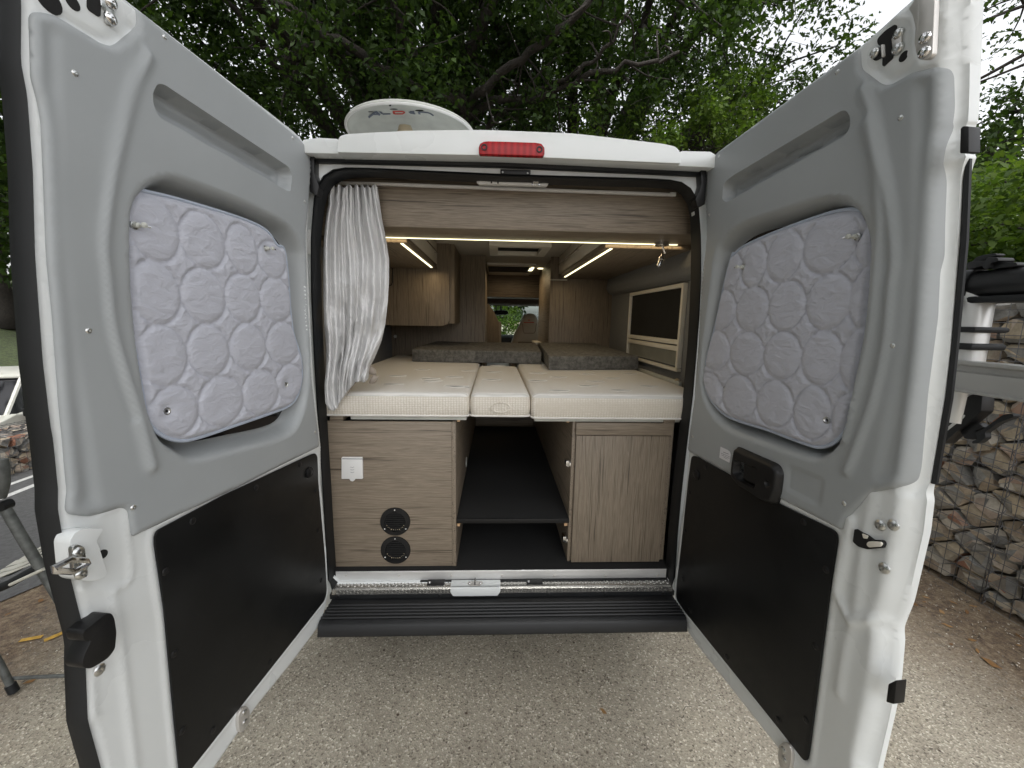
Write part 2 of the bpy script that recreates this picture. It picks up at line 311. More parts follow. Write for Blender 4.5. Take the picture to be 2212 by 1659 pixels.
def pdist(pts, line):
    P = np.array([p[:2] for p in line], float); d2 = np.full(len(pts), 1e9)
    for a, b in zip(P[:-1], P[1:]):
        e = b-a; w = pts-a; t = np.clip((w@e)/(e@e+1e-15), 0, 1); q = w-t[:, None]*e; d2 = np.minimum(d2, (q*q).sum(1))
    return np.sqrt(d2)
def sst(x, a, b): t = np.clip((x-a)/(b-a), 0, 1); return t*t*(3-2*t)
class Frame:
    """a flat working plane: origin, in-plane axis u, upright axis z, normal w"""
    def __init__(s, o, eu, n): s.o = np.array(o, float); s.u = np.array(eu, float); s.n = np.array(n, float); s.z = np.array([0,0,1.])
    def at(s, px, w=0):
        q = hit(px[0], px[1], s.o+s.n*w, s.n)-s.o; return np.array([q@s.u, q@s.z])
    def L(s, pts, w=0): return [s.at(p, w) for p in pts]
    def W(s, uv, w=0): return s.o+s.u*uv[0]+s.z*uv[1]+s.n*w
def resample(poly, step, closed=True):
    P = [np.array(p[:2], float) for p in poly]; out = []
    k = len(P) if closed else len(P)-1
    for i in range(k):
        a, b = P[i], P[(i+1)%len(P)]; n = max(1, int(np.linalg.norm(b-a)/step))
        for j in range(n): out.append(a+(b-a)*j/n)
    if not closed: out.append(P[-1])
    return out
def relief(name, fr, outline, hf, mat, parent, step=.008, holes=(), skirt=.004, lines=(), back=None, hole_skirt=0, ang=60, label=None):
    loops = [resample(outline, step)]+[resample(h, step) for h in holes]; cons = [resample(l, step, False) for l in lines]
    P = np.array(loops[0]); lo, hi = P.min(0), P.max(0)
    gx, gy = np.meshgrid(np.arange(lo[0], hi[0], step), np.arange(lo[1], hi[1], step*.87)); gx[1::2] += step/2
    G = np.stack([gx.ravel(), gy.ravel()], 1); G = G+rng.uniform(-.02*step, .02*step, G.shape)
    G = G[sdf(G, loops[0]) < -.45*step]
    for h in loops[1:]: G = G[sdf(G, h) > .45*step]
    for c in cons: G = G[pdist(G, c) > .45*step]
    V = []; E = []
    for l in loops:
        k = len(V); V += [Vector(p) for p in l]; E += [(k+i, k+(i+1)%len(l)) for i in range(len(l))]
    for c in cons:
        k = len(V); V += [Vector(p) for p in c]; E += [(k+i, k+i+1) for i in range(len(c)-1)]
    V += [Vector(p) for p in G]
    vo, eo, fo, ov, oe, of = delaunay_2d_cdt(V, E, [], 0, 1e-6)
    vv = np.array([tuple(v) for v in vo]); ff = np.array([f for f in fo if len(f) == 3]); ce = vv[ff].mean(1)
    keep = sdf(ce, loops[0]) < 0
    for h in loops[1:]: keep &= sdf(ce, h) > 0
    ff = ff[keep]; h = hf(vv); mb = MB(); mb.add([fr.W(p, q) for p, q in zip(vv, h)], [tuple(f) for f in ff])
    def side(lp, d):
        l = np.array(lp); hh = hf(l); n = len(l); mb.add([fr.W(p, q) for p, q in zip(l, hh)]+[fr.W(p, back(p)) if back is not None else fr.W(p, q-d) for p, q in zip(l, hh)],
                         [(i, (i+1)%n, (i+1)%n+n, i+n) for i in range(n)])
    side(loops[0], skirt)
    for lp in loops[1:]:
        if hole_skirt: side(lp, hole_skirt)
    if back is not None:
        mb.add([fr.W(p, back(p)) for p in vv], [tuple(f[::-1]) for f in ff])
    me = bpy.data.meshes.new(name); me.from_pydata(mb.v, [], mb.f); me.materials.append(M[mat])
    bm = bmesh.new(); bm.from_mesh(me); bmesh.ops.remove_doubles(bm, verts=bm.verts, dist=1e-5); bm.to_mesh(me); bm.free()
    return finish(me, name, parent, 0, ang, True, 2, label)
def plate(name, fr, outline, w0, w1, mat, parent, bevel=.002, label=None, seg=2):
    mb = MB(); mb.prism([fr.W(p, w0) for p in outline], fr.n*(w1-w0)); return mb.build(name, mat, parent, bevel, label=label, seg=seg)
def dome(name, c, n, r, h, mat, parent, slot=True):
    mb = MB(); mb.lathe(c, n, [(r,-.001),(r,h*.25),(r*.8,h*.75),(r*.45,h),(r*.22,h*1.0),(.0,h*.7 if slot else h)], 12); return mb.build(name, mat, parent)
VAN = empty('campervan', (0, 2.5, 0), 'white high-roof campervan with both rear doors swung wide open onto its bed and garage', 'campervan')
#@@VAN
# ================================================================ van body
def loopres(loop, n, c):
    """points of a closed loop at n equal angles round c"""
    P = [np.array(p, float)-c for p in loop]; out = []
    for k in range(n):
        A = 2*math.pi*k/n; d = np.array([math.cos(A), math.sin(A)]); best = None
        for a, b in zip(P, P[1:]+P[:1]):
            e = b-a; den = d[0]*e[1]-d[1]*e[0]
            if abs(den) < 1e-12: continue
            t = (a[0]*e[1]-a[1]*e[0])/den; s = (a[0]*d[1]-a[1]*d[0])/den
            if t > 0 and -1e-9 <= s <= 1+1e-9: best = t if best is None else max(best, t)
        out.append(d*best+c)
    return out
RC = np.array([0., 1.42]); NR = 160
seal_out = [(712,1262),(706,1150),(699,1037),(694,960),(687,870),(680,750),(675,633),(675,521),(681,430),(687,406),(697,385),(713,370),(736,363),(818,365),(1082,377),(1382,386),(1433,389),(1455,391),(1480,401),(1497,421),(1504,455),(1509,516),(1510,589),(1507,680),(1501,749),(1493,850),(1480,960),(1469,1060),(1461,1150),(1455,1262)]
seal_in = [(727,1256),(720,1150),(714,1040),(709,960),(704,870),(698,750),(693.5,633),(692.5,521),(698,460),(705,425),(719,401),(736,389),(766,383),(818,383),(1082,396),(1382,404),(1433,406),(1455,408),(1470,417),(1484,435),(1492,467),(1494,516),(1493,613),(1490,680),(1486,749),(1477,850),(1464,960),(1453,1060),(1444,1150),(1437,1256)]
SO = loopres([PY(x,y,.02)[[0,2]] for x,y in seal_out], NR, RC); SI = loopres([PY(x,y,.07)[[0,2]] for x,y in seal_in], NR, RC)
half = [(0,2.40),(.60,2.388),(.78,2.36),(.90,2.28),(.97,2.08),(1.02,1.75),(1.03,1.3),(1.03,.62),(1.0,.40),(0,.40)]
BO = loopres(rounded(half+[(-x,z) for x,z in half[-2:0:-1]], .06, 3), NR, RC)
IN = loopres([(.94,2.32),(.94,.56),(-.94,.56),(-.94,2.32)], NR, RC)
def rings(rows, skip=None):
    mb = MB(); n = NR; vs = []; fs = []
    for pts, yy in rows: vs += [(p[0], yy, p[1]) for p in pts]
    for i in range(len(rows)-1):
        for k in range(n):
            if skip and skip(rows[0][0][k]) and skip(rows[0][0][(k+1)%n]): continue
            fs.append((i*n+k, i*n+(k+1)%n, (i+1)*n+(k+1)%n, (i+1)*n+k))
    mb.add(vs, fs); return mb
lerp = lambda A, B, t: [a*(1-t)+b*t for a, b in zip(A, B)]
sh = rings([(SO,.06),(lerp(SO,BO,.0),.034),(lerp(SO,BO,.10),.028),(lerp(SO,BO,.75),.03),(lerp(SO,BO,.93),.045),(BO,.10),(BO,3.38),(lerp(BO,IN,.9),3.40)])
sh.build('body_shell', 'paint', VAN, ang=60)
st = rings([(SO,.034),(lerp(SO,SI,.12),.006),(lerp(SO,SI,.3),-.002),(lerp(SO,SI,.42),.002),(lerp(SO,SI,.5),.012),(lerp(SO,SI,.58),.004),(lerp(SO,SI,.75),.0),(lerp(SO,SI,.92),.008),(SI,.03),(SI,.075)], lambda p: p[1] < .62 and abs(p[0]) < .745)
st.build('door_seal', 'rubber', VAN, ang=80)
rings([(SI,.074),(lerp(SI,IN,.3),.10),(IN,.16)]).build('pillar_lining', 'plastic', VAN)
# front of the van: bulkhead ring with windscreen, bonnet, wheels
mb = MB(); mb.box((-1.0,5.0,.45),(1.0,5.75,1.12)); mb.add([(-.95,5.0,1.12),(.95,5.0,1.12),(.9,5.7,.98),(-.9,5.7,.98)],[(0,1,2,3)]); mb.box((-1.02,4.28,.42),(1.02,4.99,1.18)); mb.build('bonnet','paint',VAN,.04)
mb = MB(); mb.prism([(-.99,4.28,1.17),(-.97,5.0,1.17),(-.86,4.35,2.05),(-.9,4.28,2.1)], (.06,0,0)); mb.prism([(.93,4.28,1.17),(.91,5.0,1.17),(.80,4.35,2.05),(.84,4.28,2.1)], (.06,0,0)); mb.prism([(-.92,4.28,2.38),(-.92,4.28,1.98),(-.92,4.42,1.98)], (1.84,0,0)); mb.build('windscreen_pillar','paint',VAN,.01)
mb = MB(); mb.prism([(-.93,4.99,1.18),(.93,4.99,1.18),(.84,4.41,1.99),(-.84,4.41,1.99)], (0,-.004,-.003)); 
m, t, b = newmat('windscreen_glass'); tr = N(t,'ShaderNodeBsdfTransparent'); gl = N(t,'ShaderNodeBsdfGlossy',Roughness=.05); mx = N(t,'ShaderNodeMixShader'); mx.inputs[0].default_value=.06; tr.inputs[0].default_value=(.9,.95,.92,1)
t.links.new(tr.outputs[0],mx.inputs[1]); t.links.new(gl.outputs[0],mx.inputs[2]); t.links.new(mx.outputs[0],t.nodes['Material Output'].inputs[0]); M['wsglass']=m
mb.build('windscreen','wsglass',VAN)
for sx, sy in ((-1,1.15),(1,1.15),(-1,4.75),(1,4.75)):
    w = MB(); w.lathe((sx*.90,sy,.36),(sx,0,0),[(.19,-.12),(.32,-.12),(.36,-.08),(.36,.08),(.32,.12),(.2,.12)],32); wo = w.build('wheel','rubber',VAN)
    r = MB(); r.lathe((sx*.90,sy,.36),(sx,0,0),[(0,.09),(.06,.10),(.10,.07),(.17,.07),(.2,.115),(.2,-.10)],24); r.build('rim','steel',wo)
mb = MB(); mb.box((-.98,.2,.42),(.98,4.3,.50)); mb.box((-.70,.28,.24),(.72,1.0,.42)); mb.box((-.5,1.6,.26),(.5,4.0,.42)); mb.build('underbody','dark',VAN)  # lower boxes added to deepen the shadow beneath the van
mb = MB(); mb.box((-.92,3.36,2.30),(.92,4.42,2.40)); mb.build('cab_roof','paint',VAN,.03)
for s in (-1,1):
    mb = MB(); mb.box((s*.97,3.40,.42),(s*1.03,4.28,1.22)); mb.prism([(s*.97,3.38,1.2),(s*.97,3.46,1.2),(s*.90,3.46,2.32),(s*.90,3.38,2.32)],(s*.04,0,0)); mb.prism([(s*.90,3.40,2.12),(s*.90,4.42,2.12),(s*.87,4.42,2.34),(s*.87,3.40,2.34)],(s*.05,0,0)); cd = mb.build('cab_door','paint',VAN,.004)
    mb = MB(); mb.prism([(s*.985,3.46,1.22),(s*.985,4.32,1.22),(s*.905,4.38,2.12),(s*.905,3.46,2.12)],(s*.004,0,0)); mb.build('door_glass','wsglass',cd)
# roof cap with brake light, lintel and black channel over the doors
def yprism(name, mat, pts, y0, y1, bevel=.004, parent=VAN, seg=2, label=None):
    mb = MB(); mb.prism([PY(a,b,y0) for a,b in pts], (0,y1-y0,0)); return mb.build(name, mat, parent, bevel, seg=seg, label=label)
yprism('rear_lintel','paint',rounded(Q('t',(-95,330),(0,319),(93,325),(100,330),(1990,398),(2005,392),(2160,396),(2198,420),(2198,485),(1000,425),(0,405),(-95,402)),3),-.045,.10,.008)
yprism('roof_cap','paint',rounded(Q('t',(92,399),(99,330),(112,308),(150,298),(500,279),(900,275),(1400,294),(1900,352),(1968,368),(1990,396),(1997,462),(1000,418)),[4,3,4,4,20,30,30,20,6,6,3,3]),-.06,.42,.012,seg=4)
yprism('drip_channel','rubber',Q('t',(-95,395),(1000,418),(2198,478),(2198,530),(1000,476),(-95,448)),.004,.034,.003)
mb = MB(); mb.tube([PY(a,b,.0) for a,b in Q('t',(-90,420),(0,421),(1000,444),(2190,500))], .006, 6); mb.build('rubber_lip','rubber',VAN)
bl = yprism('brake_light','redlens',rounded(Q('t',(878,372),(885,352),(905,341),(930,338),(1190,346),(1225,352),(1242,375),(1242,410),(1235,420),(885,409),(878,403)),2),-.078,-.055,.005,seg=3)
for c in Q('t',(908,372),(1214,384)):
    o = MB(); q = PY(*c,-.079); o.lathe(q,(0,-1,0),[(.011,0),(.011,.002),(.007,.002),(.006,-.004),(.0,-.004)],14); o.build('light_screw','plastic',bl)
# hinge covers
for pts in (Q('u',(105,150),(165,158),(165,365),(188,425),(215,500),(212,545),(190,612),(118,570)), Q('v',(543,88),(592,88),(583,350),(577,395),(515,418),(494,345),(525,290),(548,215))):
    yprism('hinge_cover','plastic',rounded(pts,2),-.012,.03,.004)
for pts in (Q('u',(100,975),(135,975),(135,1240),(80,1230),(90,1000)), Q('v',(540,980),(575,985),(560,1200),(525,1190))): yprism('edge_guard','white',rounded(pts,2),.012,.0262,.002)
# striker group over the door opening
ub = yprism('upper_striker','plastic',rounded(Q('t',(997,492),(1165,497),(1163,527),(998,520)),1.5),.005,.03,.002)
for c in Q('t',(1010,510),(1148,516)): dome('screw',PY(*c,.004),(0,-1,0),.004,.003,'steel',ub)
sp = yprism('striker_plate','white',Q('t',(865,558),(1265,570),(1255,584),(880,572)),.055,.08,.001)
for a in ((950,562),(1178,572)):
    mb = MB(); q = [PY(*c,.045) for c in Q('t',(a[0]-2,a[1]+8),(a[0],a[1]-10),(a[0]+33,a[1]-9),(a[0]+34,a[1]+10))]; mb.tube(q,.0036,6); mb.build('striker_loop','chrome',sp)
mb = MB(); mb.prism([PY(a,b,.125) for a,b in Q('t',(-40,556),(320,564),(1965,624),(1965,640),(320,578),(-40,570))], (0,.02,0)); rl = mb.build('curtain_rail','white',VAN,.002)
mb = MB(); q = PY(*Q('t',(1952,632))[0],.122); mb.box(q-np.array([.012,.004,.008]), q+np.array([.012,.006,.008])); mb.build('rail_end_cap','white',rl,.002)
# ---------------------------------------------------------------- sill, tread plate, bumper
zs = PY(1090,1231,.05)[2]; zb = PY(1090,1251,.05)[2]; zt = .548; zf = PY(1090,1281,0.)[2]; zk = PY(1090,1291,-.006)[2]
xl = PY(725,1240,.05)[0]; xr = PY(1439,1240,.05)[0]
mb = MB(); mb.prism([(xl,.05,zb),(xl,.05,zs-.004),(xl,.056,zs),(xl,.12,zs),(xl,.12,zb)], (xr-xl,0,0)); al = mb.build('sill_trim','alu',VAN,.0015)
mb = MB(); mb.box((xl,.034,zt+.001),(xr,.0495,zb)); mb.build('sill_gasket','rubber',VAN)
for xx in (174,465,756,1036,1324,1610,1895):
    q = PY(*Q('o',(xx,972))[0],.049); dome('rivet',q,(0,-1,0),.0042,.003,'armsteel',al)
xa, xb = PY(716,1270,0)[0], PY(1453,1270,0)[0]
mb = MB(); mb.prism([(xa,.05,zt),(xa,.012,zt),(xa,.004,zt-.004),(xa,0,zt-.008),(xa,0,zf),(xa,.05,zf)], (xb-xa,0,0)); tp = mb.build('tread_plate','tread',VAN)
mbs = [MB(), MB()]; sp_ = .0150
def loz(c, e1, e2, n):
    c = np.array(c, float); return [c-e1, c+e2, c+e1, c-e2, c+n]
for i in range(int((xb-xa)/sp_)):
    x = xa+sp_*(i+.5)
    if abs(x-PY(1027,1270,0)[0]) < .118: continue
    for j, (yy, zz, ax) in enumerate([(.042,zt,0),(.033,zt,0),(.024,zt,0),(.015,zt,0),(0,zt-.0125,1),(0,zt-.0215,1)]):
        s = 1 if (i+j) % 2 else -1; A = np.array([.0062,0,0]); 
        B = np.array([0,.0042*s,0]) if ax == 0 else np.array([0,0,.0034*s]); e1 = A+B; e1 = e1*.95; e2 = (np.array([.0012,-.0012*s,0]) if ax == 0 else np.array([.0012,0,-.0012*s]))
        n = np.array([0,0,.0032]) if ax == 0 else np.array([0,-.0032,0])
        mbs[x > .0].add(loz((x,yy,zz),e1,e2,n),[(0,1,4),(1,2,4),(2,3,4),(3,0,4)])
for mb in mbs: mb.build('tread_pattern','tread',tp,smooth=False)

# latch recess in the middle of the sill
xm0, xm1 = PY(973,1270,0)[0], PY(1081,1270,0)[0]
fr_s = Frame((0,-.004,0),(1,0,0),(0,-1,0))
lr_out = rounded([(xm0,zt+.004),(xm1,zt+.004),(xm1,zf+.012),(xm1-.012,zf-.008),(xm0+.012,zf-.008),(xm0,zf+.012)],.006)
mb = MB(); mb.prism([(x,-.008,z) for x,z in lr_out],(0,.014,0)); mb.box((xm0,-.002,zt+.0005),(xm1,.047,zt+.004)); lr = mb.build('latch_recess','paint',VAN,.003)
q = np.array([(xm0+xm1)/2-.003,.018,zt+.0045]); mb = MB(); mb.prism(rounded([q+np.array(d) for d in ((-.036,0,0),(-.02,-.016,0),(.02,-.016,0),(.036,0,0),(.03,.014,0),(-.03,.014,0))],.006),(0,0,.003)); sk = mb.build('striker','armsteel',lr,.0008)
mb = MB(); mb.tube([q+np.array(d) for d in ((0,.010,0),(0,.010,.022),(0,-.010,.022),(0,-.012,0))],.0035,8); mb.build('striker_loop','chrome',sk)
for dx in (-.024,.024): dome('screw',q+np.array([dx,0,.003]),(0,0,1),.006,.003,'chrome',sk)
for x0,x1 in ((922.6,959.8),(1137.5,1172.6)):
    a = PY(x0,1262,.02)[0]; c = PY(x1,1262,.02)[0]; mb = MB(); mb.box((a,.012,zt+.0005),(c,.05,zt+.006)); bb = mb.build('sill_bracket','plastic',VAN,.001); dome('screw',(a+.01,.028,zt+.006),(0,0,1),.006,.003,'chrome',bb)
mb = MB(); mb.box((xa-.01,.001,zk-.004),(xb+.01,.04,zf)); fs_ = mb.build('sill_fascia','rubber',VAN)
for xx in (730,950,1000,1056,1185,1308,1433):
    dome('screw',(PY(xx,1286,0)[0],0,(zk+zf)/2+.001),(0,-1,0),.008,.003,'plastic',fs_)
prof = [(.0,zk)]; y = -.012
prof += [(-.006,zk+.001),(-.030,zk)]
for i in range(5): y0 = -.034-.0185*i; prof += [(y0,zk-.001),(y0-.003,zk+.0035),(y0-.009,zk+.0035),(y0-.012,zk-.001)]
zbb = PY(1090,1371,-.155)[2]; prof += [(-.128,zk),(-.142,zk-.006),(-.150,zk-.016),(-.157,zbb+.006),(-.155,zbb),(-.10,zbb-.01),(.03,zbb-.01),(.03,zk-.006)]
mb = MB(); mb.prism([(-.752,yy,zz) for yy,zz in prof],(1.512,0,0)); mb.build('bumper','bumperp',VAN,ang=30)
# ================================================================ rear doors
def door(side, H, vp, sx):
    d = ray(*vp); d = d/np.linalg.norm(d); e = np.array([d[0], d[1], 0]); e /= np.linalg.norm(e)
    n = np.array([-e[1], e[0], 0])*1.0
    if n[0]*sx < 0: n = -n                     # points to the middle, away from the outer skin
    h = PY(*H, -.02); return Frame((h[0], h[1], 0), -e, n)
FL = door('left', (690,800), (1193,736), 1); FR = door('right', (1500,800), (992,739), -1)
def build_door(fr, D, lab):
    FW = D.get('fw', 0); out = rounded([fr.at(p, FW if (FW and p[0] > 1890) else 0) for p in D['out']], D.get('outr', .012), 3); trim = rounded(fr.L(D['trim']), D.get('trimr', .012), 3); pan = rounded(fr.L(D['panel']), .018, 4)
    NI = smooth_line(fr.L(D['niche']), 5, True); slot = rounded(fr.L(D['slot']), .022, 5); ridges = [(smooth_line(fr.L(l), 4), a, s) for l, a, s in D['ridges']]
    tr_r = [(smooth_line(fr.L(l), 5), a, s) for l, a, s in D['trim_ridges']]
    bumps = [(rounded(fr.L(p), r0, 4), hgt, w_) for p, hgt, w_, r0 in D['bumps']]; chan = [np.array(q) for q in smooth_line(fr.L(D['channel']), 5)]
    def Ed(p):
        k_ = sst(p[:,0], .66, .78) if FW else 0*p[:,0]; d_ = -sdf(p, out); return -(.010+(-FW-.012)*k_)*(1-sst(d_/(.016+.018*k_), 0, 1))
    ol = np.array(resample(out, .008)); tg = np.roll(ol,-3,0)-np.roll(ol,3,0); tg /= np.linalg.norm(tg,axis=1)[:,None]+1e-9; nn = np.stack([-tg[:,1],tg[:,0]],1)
    if sdf(ol[40:41]+nn[40:41]*.01, out)[0] > 0: nn = -nn
    offs = []
    for dd in (.008,.017,.034):
        q = ol+nn*dd; run = []
        for pt, s_ in zip(q, -sdf(q, out)):
            if s_ > dd*.97 and -sdf(pt[None], trim)[0] < -.010: run.append(pt)
            else:
                if len(run) > 3: offs.append(np.array(run))
                run = []
        if len(run) > 3: offs.append(np.array(run))
    def hs(p):
        h = Ed(p) - .056*sst(-sdf(p, trim), .0065, .026)
        for l, a, s in ridges: h += a*np.exp(-(pdist(p, l)/s)**2)
        for pl, hg, w_ in bumps: h += hg*sst(-sdf(p, pl), 0, w_)
        h += .0035*np.exp(-((sdf(p, pan)-.010)/.005)**2) - .003*sst(-sdf(p, pan), -.004, .004); return h
    D0 = relief('rear_door', fr, out, hs, 'paint', VAN, .0078, back=lambda q: D.get('edge', -.05)-(.064+D.get('edge', -.05))*(1-float(sst(np.array(q[0]), .74, .84))), lines=[np.array(l) for l, a, s in ridges]+[np.array(list(trim)+[trim[0]])]+offs, ang=50, label=lab)
    chp = list(chan)+fr.L(D['chan_close'])
    def ht(p):
        dn = sdf(p, NI); h = .008-.005*(1-sst(-sdf(p, trim), 0, .007))+Ed(p); h -= .006*sst(-sdf(p, chp), -.004, .022)*sst(-sdf(p,trim),.010,.035)
        for l, a, s in tr_r: h += a*np.exp(-(pdist(p, l)/s)**2)
        for pl, hg, w_ in D.get('emboss', []): h += hg*sst(-sdf(p, rounded(fr.L(pl), .012)), -.002, .007)
        h = h*(1-sst(-dn, 0, .03)) - .050*sst(-dn, 0, .045) - .040*sst(-sdf(p, slot), .000, .010)
        h -= .010*sst(-sdf(p, slot), .030, .034); return h
    T = relief('door_trim', fr, trim, ht, 'trim', D0, .0085, lines=[np.array(NI+NI[:1]), np.array(list(slot)+list(slot)[:1])], ang=70, skirt=.012)
    c = np.mean(NI, 0); gl = [c+(np.array(p)-c)*np.array([.90,.88]) for p in NI]
    plate('window_pane', fr, gl, -.0435, -.0415, 'glass', D0, 0)
    P = plate('lower_panel', fr, pan, -.001, .0045, 'lining', D0, .0015)
    for k, c in enumerate(D['screws']): dome('trim_screw', fr.W(fr.at(c,.005),-.003 if k in D.get('low',()) else .006), fr.n, .0065, .004, 'steel', D0)
    for c in D['caps']: dome('panel_button', fr.W(fr.at(c,.0045),.0045), fr.n, .0095, .0028, 'plastic', D0)
    for c, r in D['grommet']:
        mb = MB(); mb.lathe(fr.W(fr.at(c,.005),.0045), fr.n, [(r,0),(r*1.0,.004),(r*.86,.005),(r*.8,.003),(r*.6,.006),(0,.008)], 24); mb.build('grommet', 'plastic', D0)
    return D0
z3 = Q
Ltop = [(36,-196),(293,10),(640,283),(656,298),(667,322)]
LD = dict(edge=-.034,
 out=[(34,-198),(293,10),(640,284),(658,302),(670,333),(673,362),(672,430),(668,520),(672,620),(682,818),(697,962),(698,1037),(705,1131),(710,1243),(711,1277),(708,1307),(694,1352),(635,1432),(555,1532),(484,1637),(440,1700),(330,1850),(250,1880),(233,1780),(213,1659),(184,1555),(179,1424),(180,1384),(175,1358),(138,1213),(119,1096),(120,1060),(109,950),(103,918),(87,785),(77,652),(70,553),(65,366),(53,207),(39,133),(40,0)],
 trim=Q('a',(880,50),(1925,893),(1975,945),(2003,1010),(2010,1080),(1998,1250),(1975,1500),(1975,1560))+Q('d',(1983,250),(2012,900),(2064,1322),(2060,1340),(1420,1657))+Q('l',(1440,5),(762,322),(752,318),(745,290),(728,185),(712,165),(685,158),(600,186),(500,210),(400,198),(378,185),(372,160),(376,110),(383,60),(375,0))+Q('d',(400,1300),(375,1050),(335,500),(300,150),(292,0))+Q('a',(275,1100),(262,800),(235,650),(195,500),(185,110),(200,82),(260,78),(350,105),(420,145),(640,280),(700,299),(745,288),(868,190),(884,150),(878,70)),
 trimr=.010,
 panel=Q('l',(885,320),(900,290),(925,275))+Q('d',(1425,1662),(2015,1387),(2040,1382),(2052,1405))+Q('l',(1828,0),(1850,250),(1868,450),(1878,640),(1868,690),(1100,1659),(1035,1745),(1000,1400),(940,750),(884,370)),
 niche=Q('a',(805,1500),(820,1330),(870,1230),(950,1160),(1070,1128),(1200,1158),(1500,1268),(1750,1385),(1870,1465),(1950,1590))+Q('d',(1975,150),(1995,450),(2000,750),(1985,1000),(1940,1170),(1850,1280),(1550,1370),(1250,1440),(1110,1395),(1005,1310),(935,1150),(895,980),(840,600),(812,250)),
 slot=Q('a',(970,600),(1000,542),(1040,545),(1855,1080),(1880,1130),(1870,1240),(1850,1240),(1010,765),(970,670)),
 channel=Q('a',(372,80),(375,500),(382,1000),(400,1650))+Q('d',(415,60),(470,600),(545,1100),(640,1659))+Q('l',(590,150),(605,200)),
 chan_close=Q('l',(560,230),(300,230))+[(60,900),(20,300),(20,10)],
 ridges=[(Q('k',(30,150),(110,500),(240,900),(330,1150),(345,1500),(380,1900)),.006,.014),(Q('l',(650,640),(690,900),(730,1250),(790,1750)),.0035,.010),(Q('k',(300,795),(560,808),(640,785),(715,730),(735,600),(700,330),(690,170),(650,115),(560,140),(480,180)),.003,.007),(Q('a',(850,180),(1000,280),(1300,480),(1450,560),(1560,570),(1700,520),(1900,400)),.004,.012) if 0 else (Q('w',(850,170),(1050,330),(1350,520),(1550,600),(1700,560),(1950,400)),-.004,.009)],
 trim_ridges=[(Q('a',(935,360),(860,520),(790,750),(700,1130),(650,1500),(648,1659))+Q('d',(660,200),(700,560),(780,850),(880,1150),(965,1470)),.010,.011),(Q('a',(905,350),(830,600),(740,900),(660,1250),(625,1600))+Q('d',(640,200),(672,540),(750,850),(850,1150)),-.005,.008)],
 bumps=[],
 screws=Q('a',(478,475),(1060,240),(1892,893),(1970,1307))+Q('d',(567,588),(2037,1245))+Q('l',(763,158)), low=(),
 caps=Q('l',(1475,45),(1820,60),(1110,237),(953,528),(1005,1000),(1050,1445),(1228,1440),(1558,1048),(1793,770),(1852,578),(1833,290))+Q('d',(1943,1455)),
 grommet=[(Q('d',(2005,1505))[0],.021)])
LDR = build_door(FL, LD, 'left rear door with bare black lower board and steel striker loop')
